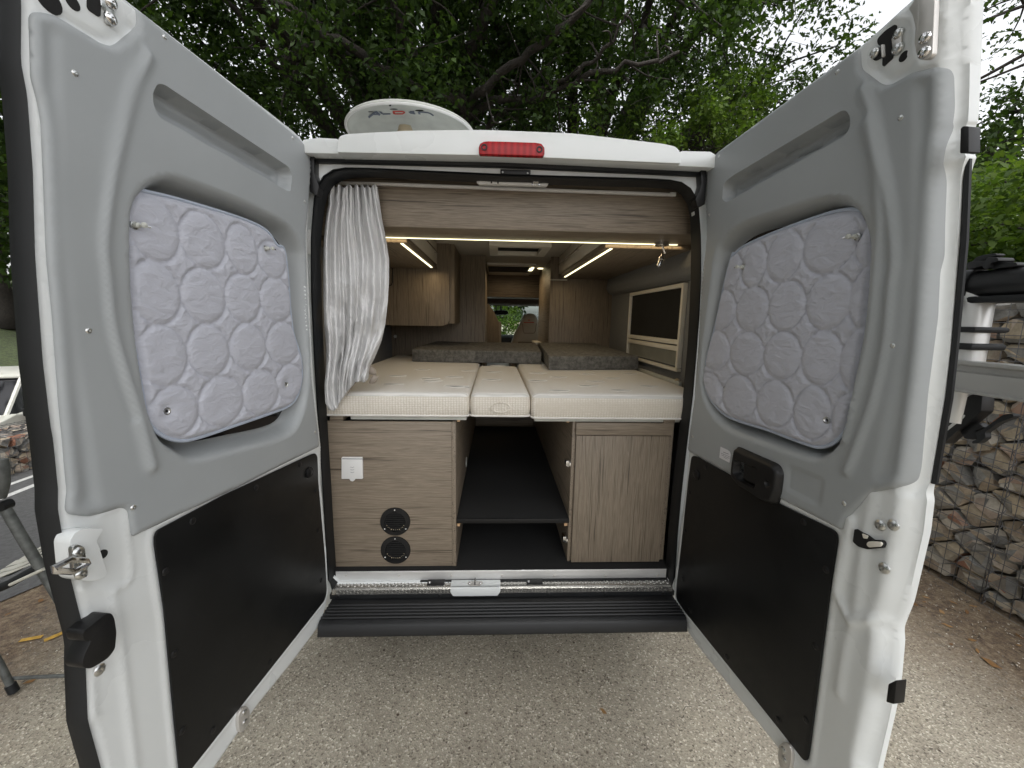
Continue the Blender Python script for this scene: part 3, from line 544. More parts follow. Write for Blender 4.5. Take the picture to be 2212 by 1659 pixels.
RD = dict(
 out=[(1524,362),(1530,345),(1545,329),(1858,95),(2096,-82),(2112,-70),(2103,0),(2097,236),(2095,262),(2090,270),(2089,332),(2094,338),(2087,354),(2079,382),(2074,480),(2053,752),(2041,852),(2025,952),(2008,1052),(2006,1065),(2009,1080),(2001,1149),(1966,1299),(1943,1356),(1946,1382),(1938,1472),(1925,1543),(1898,1659),(1872,1780),(1850,1820),(1805,1790),(1679,1622),(1500,1392),(1484,1368),(1467,1339),(1457,1306),(1453,1268),(1461,1181),(1478,1050),(1486,960),(1500,860),(1508,740),(1516,600),(1526,518),(1525,440)],
 fw=-.040, edge=-.052,
 trim=Q('c',(157,1100),(175,1040),(232,985),(1140,318),(1155,312),(1160,425),(1172,455),(1290,545),(1330,553),(1370,545),(1500,470),(1660,436),(1692,440),(1702,480),(1700,700),(1690,800),(1660,950),(1650,1100),(1625,1659))+Q('g',(1608,200),(1590,500),(1570,700),(1510,1200),(1475,1480),(1458,1560),(1430,1590),(1380,1610))+Q('r',(1225,48),(1100,70),(1060,105),(960,215),(945,240),(930,284),(910,282),(545,95))+Q('g',(310,1515),(42,1368),(38,1345),(75,1000),(108,660),(128,300),(152,80)),
 panel=Q('g',(62,1400),(90,1400),(320,1527))+Q('r',(545,128),(865,282),(893,305),(900,345),(860,600),(735,1560),(725,1612),(705,1618),(550,1420),(0,737))+[(1462,1293),(1463,1264),(1473,1181),(1488,1040)],
 niche=Q('c',(215,1659),(260,1560),(400,1442),(700,1340),(860,1290),(960,1268),(1080,1282),(1160,1330),(1215,1430),(1250,1560))+Q('g',(1245,150),(1230,400),(1200,650),(1165,870),(1130,1060),(1085,1250),(1010,1370),(900,1440),(760,1410),(500,1320),(300,1240),(190,1130),(130,980),(125,820),(150,600),(190,300)),
 slot=Q('c',(270,1300),(275,1190),(330,1145),(1070,705),(1105,760),(1105,830),(1060,890),(300,1310)),
 channel=Q('c',(1495,400),(1512,900),(1505,1400),(1490,1659))+Q('g',(1480,100),(1440,500),(1380,900),(1300,1300),(1220,1650))+Q('q',(690,130)),
 chan_close=Q('q',(900,300),(1300,300))+[(2080,900),(2110,300),(2090,60)],
 ridges=[(Q('e',(350,0),(335,700),(300,880),(285,1000),(275,1659)),.005,.013),(Q('g',(1790,-60),(1710,500),(1650,1000),(1570,1500)),.004,.013),(Q('q',(760,150),(700,400),(640,800),(600,1150),(560,1440),(480,1700),(400,2200)),.005,.013),(Q('q',(530,420),(480,700),(420,1000),(400,1180),(460,1340),(540,1460),(680,1450),(820,1460)),.008,.012),(Q('q',(1180,150),(1140,500),(1020,950),(940,1200),(860,1400),(800,1700),(780,2200)),.005,.014),(Q('h',(400,1010),(560,1150),(680,1170),(940,1000)),-.005,.009),(Q('h',(1300,180),(1420,220),(1490,330),(1470,850),(1000,1000)),.004,.009),(Q('h',(700,270),(900,270),(985,380),(975,900)),.004,.010)],
 trim_ridges=[(Q('c',(1190,580),(1250,760),(1300,1000),(1360,1300),(1390,1659))+Q('g',(1370,300),(1330,700),(1230,1100),(1080,1500)),.009,.009),(Q('c',(1210,800),(1270,1050),(1300,1400))+Q('g',(1290,100),(1240,600),(1160,950),(1060,1280)),.010,.012)],
 emboss=[(Q('b',(1340,660),(1380,655),(1770,800),(1795,850),(1745,1130),(1720,1145),(1330,965),(1310,930)),-.004,.006)],
 bumps=[], screws=Q('c',(1007,468),(1418,765),(240,1013),(177,1393))+Q('g',(1366,685),(70,1273))+Q('r',(935,135)),
 caps=Q('r',(697,242),(826,517),(766,958),(709,1382),(550,1383),(252,1017),(40,752),(0,572),(15,292),(38,70))+Q('g',(148,1472)),
 grommet=[(Q('b',(165,757))[0],.023)])
RDR = build_door(FR, RD, 'right rear door with black inner handle and small white sticker')
def fplate(fr, name, pts, w0, w1, mat, parent, bevel=.002, r=.004, seg=2): return plate(name, fr, rounded(fr.L(pts, w1), r, 4), w0, w1, mat, parent, bevel, seg=seg)
# left door: weatherstrip, striker, buffer, hinge plate
so_ = [(-30,-190),(-6,60),(0,140),(23,400),(32,553),(40,660),(50,751),(60,818),(75,950),(84,1045),(87,1096),(95,1184),(109,1242),(126,1322),(144,1380),(147,1442),(160,1555),(172,1659),(195,1790)]
si_ = [(236,1780),(216,1659),(187,1555),(182,1424),(183,1384),(178,1358),(141,1213),(122,1096),(123,1060),(112,950),(106,918),(90,785),(80,652),(73,553),(68,366),(56,207),(42,133),(43,0),(34,-190)]
ui, uo = np.array(FL.L(si_,0)), np.array(FL.L(so_,-.034)); zq = np.linspace(max(ui[:,1].min(),uo[:,1].min())+.002, min(ui[:,1].max(),uo[:,1].max())-.002, 90)
ui, uo = [v[np.argsort(v[:,1])] for v in (ui,uo)]; UI = np.interp(zq,ui[:,1],ui[:,0])-.001; UO = np.interp(zq,uo[:,1],uo[:,0]); ker = np.ones(3)/3
UO[1:-1] = np.convolve(UO,ker,'valid'); UO = np.maximum(UO, UI+.010); mb = MB(); sec = [(0,-.034),(.0,.001),(.12,.003),(.35,-.001),(.75,-.011),(.95,-.020),(1,-.034),(.6,-.038)]; k_ = len(sec)
mb.add([FL.W((a+(b-a)*t_,z_),w_) for z_,a,b in zip(zq,UI,UO) for t_,w_ in sec],[(r*k_+c,r*k_+(c+1)%k_,(r+1)*k_+(c+1)%k_,(r+1)*k_+c) for r in range(89) for c in range(k_)]+[tuple(range(k_)),tuple(range(89*k_,90*k_))])
mb.build('weatherstrip','rubber',LDR,ang=75)
fplate(FL,'striker_housing',Q('k',(222,395),(262,330),(330,292),(495,292),(505,310),(440,400),(470,440),(545,690),(430,728),(330,722),(262,700),(240,600)),-.004,.030,'paint',LDR,.012,.012,4)
skp = fplate(FL,'striker',Q('k',(247,460),(265,432),(300,425),(340,440),(355,480),(378,640),(375,690),(340,705),(290,690),(262,640)),.030,.040,'steel',LDR,.002,.008)
mb = MB(); mb.tube([FL.W(FL.at(p,.052),.052) for p in Q('k',(86,622),(225,550),(358,560),(372,580),(330,610),(245,650),(100,640))], .0058, 8, closed=True); mb.build('striker_loop','chrome',skp)
for c in Q('k',(295,490),(318,668)): dome('screw',FL.W(FL.at(c,.040),.040),FL.n,.0105,.005,'steel',skp)
mb = MB(); mb.lathe(FL.W(FL.at(Q('k',(502,505))[0],.012),.010),FL.n,[(.009,0),(.009,.002),(0,.002)],16); mb.build('drain_hole','dark',LDR)
fplate(FL,'door_buffer',Q('k',(332,1165),(345,1140),(535,992),(575,995),(598,1040),(615,1150),(603,1290),(545,1368),(405,1455),(345,1450),(322,1420),(350,1330),(405,1215),(368,1232),(342,1215)),-.004,.034,'plastic',LDR,.006,.006)
dome('bolt',FL.W(FL.at(Q('k',(473,1465))[0],.001),.0),FL.n,.012,.005,'steel',LDR)
hp = fplate(FL,'hinge_plate',Q('l',(1376,1420),(1376,1350),(1395,1312),(1422,1300),(1440,1325),(1440,1395),(1400,1452),(1384,1455)),.0,.012,'armsteel',LDR,.002,.008)
for c in Q('l',(1408,1338),(1410,1395)): dome('screw',FL.W(FL.at(c,.012),.012),FL.n,.009,.004,'steel',hp)
# left door upper latch pocket
lo_ = fplate(FL,'latch_opening',Q('w',(1300,-120),(1480,-60),(1475,60),(1500,110),(1490,265),(1320,150),(1295,100)),-.008,.002,'dark',LDR,0,.006)
la_ = fplate(FL,'latch_arm',Q('w',(1480,-150),(1680,-120),(1700,260),(1690,350),(1650,375),(1590,340),(1560,280),(1580,140),(1500,90)),.001,.006,'steel',LDR,.001,.008)
for c in Q('w',(1640,40),(1637,275)): dome('screw',FL.W(FL.at(c,.006),.006),FL.n,.012,.007,'chrome',la_)
for c,r in ((Q('w',(1075,40))[0],.012),(Q('w',(720,0))[0],.020)):
    mb = MB(); mb.lathe(FL.W(FL.at(c,.0),.0),FL.n,[(r,-.004),(r,.001),(0,.001)],18); mb.build('access_hole','dark',LDR)
# right door hardware
fplate(FR,'hinge_plate',Q('r',(545,1590),(552,1530),(580,1508),(612,1522),(626,1560),(625,1620),(610,1680),(580,1700),(558,1650)),.0,.012,'armsteel',RDR,.002,.008)
for c in Q('r',(580,1555),(585,1610)): dome('screw',FR.W(FR.at(c,.012),.012),FR.n,.009,.004,'steel',RDR)
bk = fplate(FR,'arm_bracket',Q('h',(900,130),(1060,-120),(1130,-120),(1060,600),(1010,780),(985,640),(1000,400),(960,230)),-.002,.006,'armsteel',RDR,.001,.003)
ar = fplate(FR,'check_arm',Q('h',(1070,-300),(1290,-300),(1285,0),(1268,400),(1250,790),(1210,850),(1150,885),(1090,893),(1030,850),(1005,790),(1020,600),(1045,300)),.012,.024,'armsteel',RDR,.004,.012)
for c in Q('h',(1148,565),(1138,775)): dome('screw',FR.W(FR.at(c,.024),.024),FR.n,.0115,.008,'chrome',ar)
lo2 = fplate(FR,'latch_opening',Q('h',(430,600),(450,555),(560,445),(690,362),(728,380),(715,450),(650,545),(640,640),(660,740),(665,860),(520,988),(505,960),(510,850),(400,905),(352,860),(365,780),(490,690),(440,660)),-.006,.002,'dark',RDR,0,.004)
for c,r in (((405,785),.011),((755,500),.011),((745,720),.012)): dome('latch_stud',FR.W(FR.at(Q('h',c)[0],.002),.002),FR.n,r,.008,'steel',lo2)
fplate(FR,'latch_lever',Q('h',(640,570),(760,470),(790,520),(790,650),(740,760),(660,750)),.001,.005,'armsteel',lo2,.001,.003)
fplate(FR,'latch_lever',Q('h',(485,665),(515,655),(522,820),(498,850)),.002,.008,'white',lo2,.0008,.001)
mb = MB(); mb.lathe(FR.W(FR.at(Q('h',(830,835))[0],.0),.0),FR.n,[(.010,-.003),(.010,.001),(0,.001)],16); mb.build('access_hole','dark',RDR)
l3 = fplate(FR,'latch_opening',Q('q',(565,505),(680,560),(750,622),(850,625),(872,660),(852,705),(700,720),(600,690),(545,640)),-.004,.008,'dark',RDR,0,.004)
fplate(FR,'latch_lever',Q('q',(700,640),(740,635),(835,642),(848,665),(830,692),(710,700),(685,670)),.007,.012,'cream',l3,.001,.004)
fplate(FR,'latch_lever',Q('q',(640,555),(700,580),(690,610),(655,605)),.007,.011,'cream',l3,.001,.002)
for c in Q('q',(833,468),(967,468),(874,915)): dome('bolt',FR.W(FR.at(c,.001),.001),FR.n,.0125,.006,'steel',RDR)
fplate(FR,'door_buffer',Q('e',(335,800),(350,785),(386,785),(386,950),(330,955)),-.02,.006,'plastic',RDR,.003,.003)
fplate(FR,'door_buffer',Q('r',(1185,1175),(1232,1152),(1218,1292),(1172,1278)),-.02,.006,'plastic',RDR,.003,.003)
mb = MB(); mb.tube([FR.W(FR.at(p,-.04),-.045) for p in [(2086,345),(2079,520),(2057,760),(2046,860),(2029,955),(2014,1045)]], .006, 6); mb.build('edge_seal','rubber',RDR)
# inner handle of the right door
ho = rounded(FR.L(Q('b',(612,600),(640,440),(660,417),(695,427),(1130,620),(1180,655),(1215,740),(1213,810),(1190,1000),(1140,1120),(1095,1135),(950,1080),(700,915),(605,800),(600,720)),.02),.012)
pk = rounded(FR.L(Q('b',(670,565),(965,680),(930,945),(735,845),(655,745)),.02),.010); pd = rounded(FR.L(Q('b',(745,600),(958,690),(930,925),(740,830)),.02),.008)
hx = FR.at(Q('b',(1085,870))[0],.02)
HDL = relief('inner_handle', FR, ho, lambda p: .030-.018*(1-sst(-sdf(p,ho),0,.012))-.022*sst(-sdf(p,pk),0,.006)+.012*sst(-sdf(p,pd),0,.006)-.012*(1-sst(np.hypot(*(p-hx).T),.006,.010)), 'plastic', RDR, .0045, back=lambda q: .003, lines=[np.array(pk),np.array(pd)])
# sticker with lines of print
st_ = fplate(FR,'sticker',Q('b',(470,415),(560,455),(588,480),(597,515),(580,615),(455,550)),.0085,.0092,'sticker',RDR,0,.001)
mb = MB()
for k,(a,c) in enumerate((((505,478),(572,505)),((478,492),(585,540)),((482,514),(585,560)),((512,545),(560,568)))):
    for j in range(5):
        t0 = j/5+.01; t1 = (j+.82)/5; A = np.array(a)+(np.array(c)-a)*t0; B = np.array(a)+(np.array(c)-a)*t1; hh = 7 if k == 0 else 5
        mb.prism([FR.W(FR.at(p,.0094),.0093) for p in Q('b',tuple(A),tuple(B),(B[0],B[1]+hh),(A[0],A[1]+hh))], FR.n*.0002)
mb.build('printed_lines','greyink',st_)
# ---------------------------------------------------------------- quilted window mats
def quilt(fr, outline, circles, eyes, hooks, w0, lab, tilt):
    O = smooth_line(fr.L(outline, w0), 4, True); C = []
    for zk_, cx, cy, rx, ry in circles:
        c = fr.at(Q(zk_,(cx,cy))[0], w0); a = fr.at(Q(zk_,(cx+rx,cy))[0], w0); b = fr.at(Q(zk_,(cx,cy+ry))[0], w0); a0 = fr.at(Q(zk_,(cx-rx,cy))[0], w0); b0 = fr.at(Q(zk_,(cx,cy-ry))[0], w0)
        C.append(((a+a0)/2*.5+c*.5, abs(a[0]-a0[0])/2, np.linalg.norm(b-b0)/2))
    zlo, zhi = min(p[1] for p in O), max(p[1] for p in O)
    pts = [fr.at(e, w0) for e in eyes+hooks]
    rs = np.random.default_rng(5)
    def hf(p):
        d = -sdf(p, O); h = np.full(len(p), .011); best = np.full(len(p), 9.)
        for c, ru, rv in C:
            q = np.hypot((p[:,0]-c[0])/ru, (p[:,1]-c[1])/rv); best = np.minimum(best, q)
        h = np.where(best < 1, .0055+.0085*np.clip(1-best**7,0,1)**.6, .0055+.0075*(1-np.exp(-((best-1)/.06)**2))); outside = best > 1; ang_ = np.arctan2(p[:,1]*37 % 1, p[:,0]*31 % 1)
        h += outside*.0016*np.sin(p[:,0]*140+6*np.sin(p[:,1]*55))*np.exp(-(best-1)/.35)*np.sin(p[:,1]*170+4*np.sin(p[:,0]*70))
        for e in pts: h -= .007*np.exp(-(np.hypot(*(p-e).T)/.018)**2)
        h += .0005*np.sin(p[:,1]*170+5*np.sin(p[:,0]*23))*np.sin(p[:,0]*60+3*np.sin(p[:,1]*31))+.0006*outside*np.sin(p[:,0]*260+9*np.sin(p[:,1]*40))
        h *= sst(d, 0, .016); v = (p[:,1]-zlo)/(zhi-zlo); return w0+h+tilt*(.5-v)
    rings_ = [[(c[0]+ru*math.cos(A), c[1]+rv*math.sin(A)) for A in np.linspace(0, 2*math.pi, 30)] for c, ru, rv in C]
    o = relief('window_mat', fr, O, hf, 'quilt', None, .0056, skirt=.006, ang=120)
    tag(o, lab, 'window cover', 'quilted mats over the rear door windows')
    Oa = np.array(O); hh = hf(Oa); mb = MB(); mb.tube([fr.W(p, q+.0005) for p, q in zip(O, hh)], .0048, 7, closed=True); mb.build('edge_piping','piping',o)
    for i, e in enumerate(eyes+hooks):
        p = fr.at(e, w0); h0 = float(hf(np.array([p]))[0]); c = fr.W(p, h0); mb = MB(); mb.lathe(c, fr.n, [(.0095,0),(.009,.003),(.0065,.0035),(.005,.001)],18); ey = mb.build('eyelet','steel',o)
        if i < len(eyes): mb = MB(); mb.lathe(c, fr.n, [(.0054,.0005),(0,.0008)],12); mb.build('eyelet_hole','dark',o)
        else:
            mb = MB(); mb.lathe(c, fr.n, [(.006,.002),(.006,.012),(.0025,.014),(.0025,.022),(.006,.024),(.006,.028),(0,.030)],12); mb.build('suction_peg','offwhite',o)
            mb = MB(); mb.tube([c+fr.n*.022, c+fr.n*.026-fr.u*.014-fr.z*.002], .0022, 6); mb.build('pull_tab','steel',o)
    return o
quilt(FL, Q('a',(805,1460),(815,1340),(838,1275),(885,1232),(1000,1250),(1200,1300),(1500,1390),(1660,1450),(1745,1505),(1805,1590))+Q('d',(1845,55),(1866,200),(1880,450),(1896,600),(1925,700),(1945,790),(1945,900),(1920,1000),(1865,1072),(1750,1120),(1500,1205),(1300,1272),(1180,1300),(1085,1288),(1005,1245),(945,1180),(925,1100),(900,950),(868,750),(838,550),(820,300),(806,60)),
  [('d',985,-68,165,207),('d',1305,4,143,180),('d',1562,62,100,160),('d',1755,130,88,118),('d',990,345,165,203),('d',1305,365,143,176),('d',1560,380,113,157),('d',1780,388,104,140),('d',1030,750,165,197),('d',1332,717,137,169),('d',1590,694,117,152),('d',1818,670,105,136),('d',1105,1112,160,168),('d',1408,1045,150,160),('d',1665,985,120,142),('d',1858,918,92,112)],
  Q('d',(1050,1108),(1832,936)), Q('a',(860,1460),(1715,1610)), -.012, 'lavender-grey quilted mat with two empty bottom eyelets, over the left door window', .012)
quilt(FR, Q('c',(325,1650),(395,1592),(600,1500),(900,1392),(1020,1362),(1085,1356),(1155,1368),(1205,1415),(1236,1500))+Q('g',(1244,-10),(1225,300),(1195,600),(1165,850),(1122,1080),(1088,1200),(1040,1272),(980,1322),(900,1342),(810,1322),(550,1226),(400,1182),(290,1135),(215,1065),(165,980),(145,890),(160,780),(215,550),(265,300),(300,150),(322,80)),
  [('g',310,200,75,120),('g',470,162,80,143),('g',667,108,113,162),('g',960,25,170,192),('g',1235,30,100,130),('g',262,455,92,126),('g',462,450,105,143),('g',688,430,120,160),('g',962,400,150,182),('g',1215,370,118,205),('g',228,718,92,126),('g',432,738,111,140),('g',663,750,124,154),('g',920,765,132,177),('g',1160,780,122,200),('g',185,985,90,128),('g',387,1017,114,138),('g',618,1062,123,151),('g',865,1118,127,174),('g',1105,1165,120,178)],
  Q('g',(275,960),(957,1167)), Q('c',(1130,1535))+Q('g',(397,175)), -.012, 'lavender-grey quilted mat over the right door window, above the black handle', .012)
# ================================================================ interior
def bx(name, a, b, mat, parent=VAN, bevel=.002, label=None, seg=2):
    mb = MB(); mb.box(a, b); return mb.build(name, mat, parent, bevel, label=label, seg=seg)
bx('interior_floor', (-.95,.052,.50), (.95,4.25,.599), 'carpet')
bx('interior_wall', (-.985,.16,.58), (-.95,3.38,2.27), 'wallfab'); rw = bx('interior_wall', (.95,.16,.58), (.985,3.38,2.27), 'wallfab')
bx('ceiling_lining', (-.95,.386,2.25), (.95,4.3,2.29), 'ceil')
mb = MB(); mb.prism(rounded([(.95,.12,2.12),(.90,.12,2.10),(.885,.12,1.99),(.905,.12,1.955),(.95,.12,1.93)],.01),(0,1.74,0)); mb.build('wall_bulge','wallfab',VAN,ang=60)
# overhead cupboard across the back
zu = float(np.mean([PY(832,487,.15)[2], PY(1492,509,.15)[2]]))
oc = bx('overhead_cupboard', (-.93,.15,zu), (.93,.385,2.32), 'woodX', bevel=.0015)
lz = PZ(1462,529,zu)[1]
bx('led_strip', (-.62,.374,zu-.0032), (PZ(1462,529,zu)[0],.382,zu-.0005), 'led', oc, 0)
rl_c = PZ(1431,523,zu); rl_c[1] = .335
mb = MB(); mb.lathe(rl_c,(0,0,-1),[(0,0),(.034,0),(.034,.014),(.030,.017),(0,.017)],24); lamp = mb.build('reading_lamp','chrome',VAN)
p0 = rl_c+np.array([.004,0,-.017]); p1 = PY(1437,547,.335); p2 = PY(1432,552,.335); p3 = PY(1424,573,.33)
mb = MB(); mb.tube([p0,p1],.0048,8); mb.build('lamp_stem','chrome',lamp)
dd = (p3-p2)/np.linalg.norm(p3-p2); mb = MB(); mb.lathe(p2,dd,[(0,-.008),(.010,-.004),(.011,.010),(.016,.012),(.017,.022),(.013,.024),(.013,.054),(.010,.056),(.006,.02)],18); mb.build('lamp_head','chrome',lamp)
# side cupboards with light strips
uz = 2.07
def side_cupboard(s, xi, yend, pxl):
    a, b = [PZ(x,y,uz) for x,y in pxl]; xm = (a[0]+b[0])/2
    mb = MB(); xo = s*.95; xf = xi
    mb.box((xf,.39,uz),(xo,yend,2.10)); c = mb.build('side_cupboard','woodY',VAN,.001)
    bx('led_strip',(xm-.006,.40,uz-.004),(xm+.006,min(a[1],yend-.03) if a[1]>b[1] else yend-.05,uz-.0005),'led',c,0)
    dr = bx('cupboard_door',(xf-s*.001,.42,2.104),(xf+s*.018,yend-.012,2.245),'cream',c,.002)
    mb = MB(); mb.tube([(xf-s*.022,.60,2.165),(xf-s*.022,yend-.1,2.165)],.004,8)
    for yy in (.62,yend*.55,yend-.12): mb.tube([(xf,yy,2.165),(xf-s*.022,yy,2.165)],.004,6)
    mb.build('cupboard_handle','chrome',c); return c
xiL = PZ(937,577,uz)[0]+.0; xiR = PZ(1214,598,uz)[0]-.0
side_cupboard(-1, xiL+.008, 1.40, ((930,577),(865,520))); side_cupboard(1, xiR-.008, 1.88, ((1220,598),(1323,535)))
# end panel of the left cupboard, hanging down with a rounded corner
yy = 1.41; xr_ = PY(970.5,600,yy)[0]; zb_ = PY(900,703.5,yy)[2]
mb = MB(); mb.prism([(-.95,yy,2.25),(xr_,yy,2.25),(xr_,yy,zb_+.05),(xr_-.015,yy,zb_+.015),(xr_-.05,yy,zb_),(-.95,yy,zb_)],(0,.016,0)); ep = mb.build('end_panel','woodZ',VAN,.001)
mb = MB(); zz = [PY(a,b,yy-.004) for a,b in ((838,573),(846,574),(848,582),(848,610),(845,616),(838,617),(800,617),(800,573))]; mb.tube(zz,.004,6,closed=True); mb.build('cupboard_frame','plastic',ep)
bx('fridge_cabinet',(-.95,1.43,zb_+.02),(xr_+.035,1.90,2.25),'woodZ',bevel=.001)
# partitions beyond the beds
xpL = PY(1048,700,1.92)[0]
pl_ = bx('partition',(-.95,1.92,.60),(xpL,1.94,2.25),'woodZ',bevel=.001); dome('cap',PY(*Q('p',(748.8+1465*.15624,489.6+745*.15624))[0],1.92),(0,-1,0),.006,.003,'white',pl_)
for q in ((811.8,726.6),(1013.5,520.5)): dome('cap',PY(q[0]+ (0 if q[0]>900 else 42),q[1],1.92),(0,-1,0),.014,.005,'offwhite',pl_)
xpR = PY(1186,700,1.90)[0]
pr_ = bx('partition',(xpR,1.90,.60),(.95,1.92,2.25),'woodZ',bevel=.001)
q0, q1 = PY(1189,604,1.895), PY(1225,607,1.895); bx('ledge_light',(q0[0],1.875,q0[2]-.006),(q1[0],1.90,q0[2]+.004),'cream',pr_,.002)
bx('corridor_wall',(xpL-.03,1.94,.60),(xpL-.012,3.3,2.25),'woodY',bevel=.001)
wr = PY(1172,700,3.0)[0]; bx('wet_room_wall',(xpR+.02,1.92,.60),(xpR+.04,3.0,2.25),'woodY',bevel=.001)
# corridor ceiling: roof hatch, second hatch, lamps
hb = [PZ(a,b,2.215) for a,b in ((1075.7,531.5),(1167.7,534.5),(1160.8,549.5),(1075.4,546.5))]
x0,x1 = min(p[0] for p in hb), max(p[0] for p in hb); y0,y1 = min(p[1] for p in hb), max(p[1] for p in hb)
mb = MB(); f = .06
for a,b in (((x0-f,y0-f,2.205),(x1+f,y0,2.252)),((x0-f,y1,2.205),(x1+f,y1+f,2.252)),((x0-f,y0,2.205),(x0,y1,2.252)),((x1,y0,2.205),(x1+f,y1,2.252))): mb.box(a,b)
rh = mb.build('roof_hatch','cream',VAN,.004); bx('hatch_blind',(x0,y0,2.235),(x1,y1,2.24),'dark',rh,0)
bx('roof_hatch',(xpL+.0,2.35,2.23),(.33,3.25,2.252),'cream',bevel=.004)
a = PZ(1050,575,2.228); c = PZ(1143,585.5,2.228); bx('hatch_blind',(xpL+.01,min(a[1],c[1]),2.222),(c[0],max(a[1],c[1])+.1,2.2275),'dark',VAN,0)
c = PZ(1147,581.5,2.225); bx('ceiling_lamp',(c[0]-.02,c[1]-.12,2.22),(c[0]+.02,c[1]+.12,2.228),'led',VAN,0)
c = PZ(1168,580.5,2.245); mb = MB(); mb.lathe((c[0],c[1],2.249),(0,0,-1),[(0,.006),(.03,.006),(.034,.0)],20); mb.build('ceiling_lamp','led',VAN)
# over-cab cupboard, cab shelf, mirror, dashboard
zc = PY(1110,642,3.35)[2]; bx('cab_cupboard',(-.95,3.35,zc),(.95,3.75,2.25),'woodX',bevel=.003)
zc2 = PY(1110,661,4.25)[2]; 
mb = MB(); mb.prism([(-.9,4.0,zc2+.11),(-.9,3.98,zc2+.02),(-.9,4.25,zc2),(-.9,4.36,zc2+.02),(-.9,4.36,zc2+.12)],(1.8,0,0)); cs = mb.build('cab_shelf','leatherdk',VAN,.01)
c = PY(1082,675,4.35); mb = MB(); mb.lathe(c,(1,0,0),[(0,-.11),(.02,-.105),(.033,-.07),(.036,0),(.033,.07),(.02,.105),(0,.11)],12); mm_ = mb.build('rear_view_mirror','plastic',VAN); mb = MB(); mb.tube([c,c+np.array([0,.02,.10])],.012,6); mb.build('mirror_stem','plastic',mm_)
zd = PY(1100,722,4.6)[2]; mb = MB(); mb.prism(rounded([(-.9,4.45,.9),(-.9,4.45,zd-.05),(-.9,4.6,zd),(-.9,4.97,1.19),(-.9,4.97,.9)],.03),(1.8,0,0)); mb.build('dashboard','plastic',VAN,.004)
def seat(pts_px, yv, logo=True, shift=0):
    P = [PY(a,b,yv) for a,b in pts_px]; cx = np.mean([p[0] for p in P]); ya = yv
    mb = MB(); sil = rounded(P,.02,3); n = len(sil); cen = np.mean(sil,0); sil = [p+np.array([shift,0,0]) for p in sil]; cen = cen+np.array([shift,0,0])
    vs = []; fs = []
    for t,(s,d) in enumerate(((1,.10),(1,.03),(.94,.0),(.80,-.018),(.4,-.028))): vs += [cen+(p-cen)*np.array([s,1,s])+np.array([0,d,0]) for p in sil]
    vs.append(cen+np.array([0,-.03,0])); k = len(vs)-1
    for t in range(4):
        for i in range(n): fs.append((t*n+i,t*n+(i+1)%n,(t+1)*n+(i+1)%n,(t+1)*n+i))
    fs += [(4*n+i,4*n+(i+1)%n,k) for i in range(n)]+[tuple(range(n))]
    mb.add(vs,fs); s = mb.build('cab_seat','leather',VAN,ang=70)
    lo = min(p[2] for p in P); w0, w1 = min(p[0] for p in sil), max(p[0] for p in sil)
    bx('seat_cushion',(w0-.01,yv-.42,lo-.28),(w1+.01,yv+.05,lo-.12),'leatherdk',s,.03); bx('seat_base',(w0+.06,yv-.36,.60),(w1-.06,yv,lo-.28),'plastic',s,.01)
    return s
Zs = lambda *p: [(1008+x*.17362,489.6+y*.17362) for x,y in p]
s1 = seat(Zs((700,1130),(715,1095),(770,1078),(830,1082),(862,1105),(895,1175),(935,1270),(975,1400),(985,1560),(540,1560),(553,1450),(600,1325),(655,1225),(688,1155)),3.9)
mb = MB(); sm = [PY(a,b,3.868) for a,b in Zs((695,1205),(705,1300),(720,1325),(840,1325),(855,1300),(868,1205))]; mb.tube(sm,.004,5); mb.build('seam','leatherdk',s1)
mb = MB(); 
for a,b,c,d in ((712,1187,838,1196),(762,1158,790,1168)):
    q = [PY(x,y,3.866) for x,y in Zs((a,b),(c,b),(c,d),(a,d))]; mb.prism(q,(0,.003,0))
mb.build('seat_print','redink',s1)
mb = MB(); q = [PY(x,y,3.862) for x,y in Zs((642,1432),(862,1436),(880,1560),(630,1560))]; mb.prism(rounded(q,.01),(0,.006,0)); mb.build('seat_pocket','leatherdk',s1)
yv = 3.6; mb = MB(); q = [PY(x,y,yv) for x,y in Zs((398,1185),(420,1178),(432,1200),(430,1570),(398,1570))]; mb.prism(rounded(q,.01),(0,.35,0)); mb.build('cab_seat','leather',VAN,.01)
mb = MB(); q = [PY(x,y,yv-.3) for x,y in Zs((200,960),(275,960),(330,1040),(400,1180),(405,1570),(200,1570))]; mb.prism(q,(0,.2,0)); mb.build('cab_partition','woodZ',VAN,.004)
q0 = PY(*Zs((850,1440))[0],2.6); bx('table_corner',(q0[0],2.6,q0[2]-.02),(q0[0]+.25,3.0,q0[2]),'cream',bevel=.004)
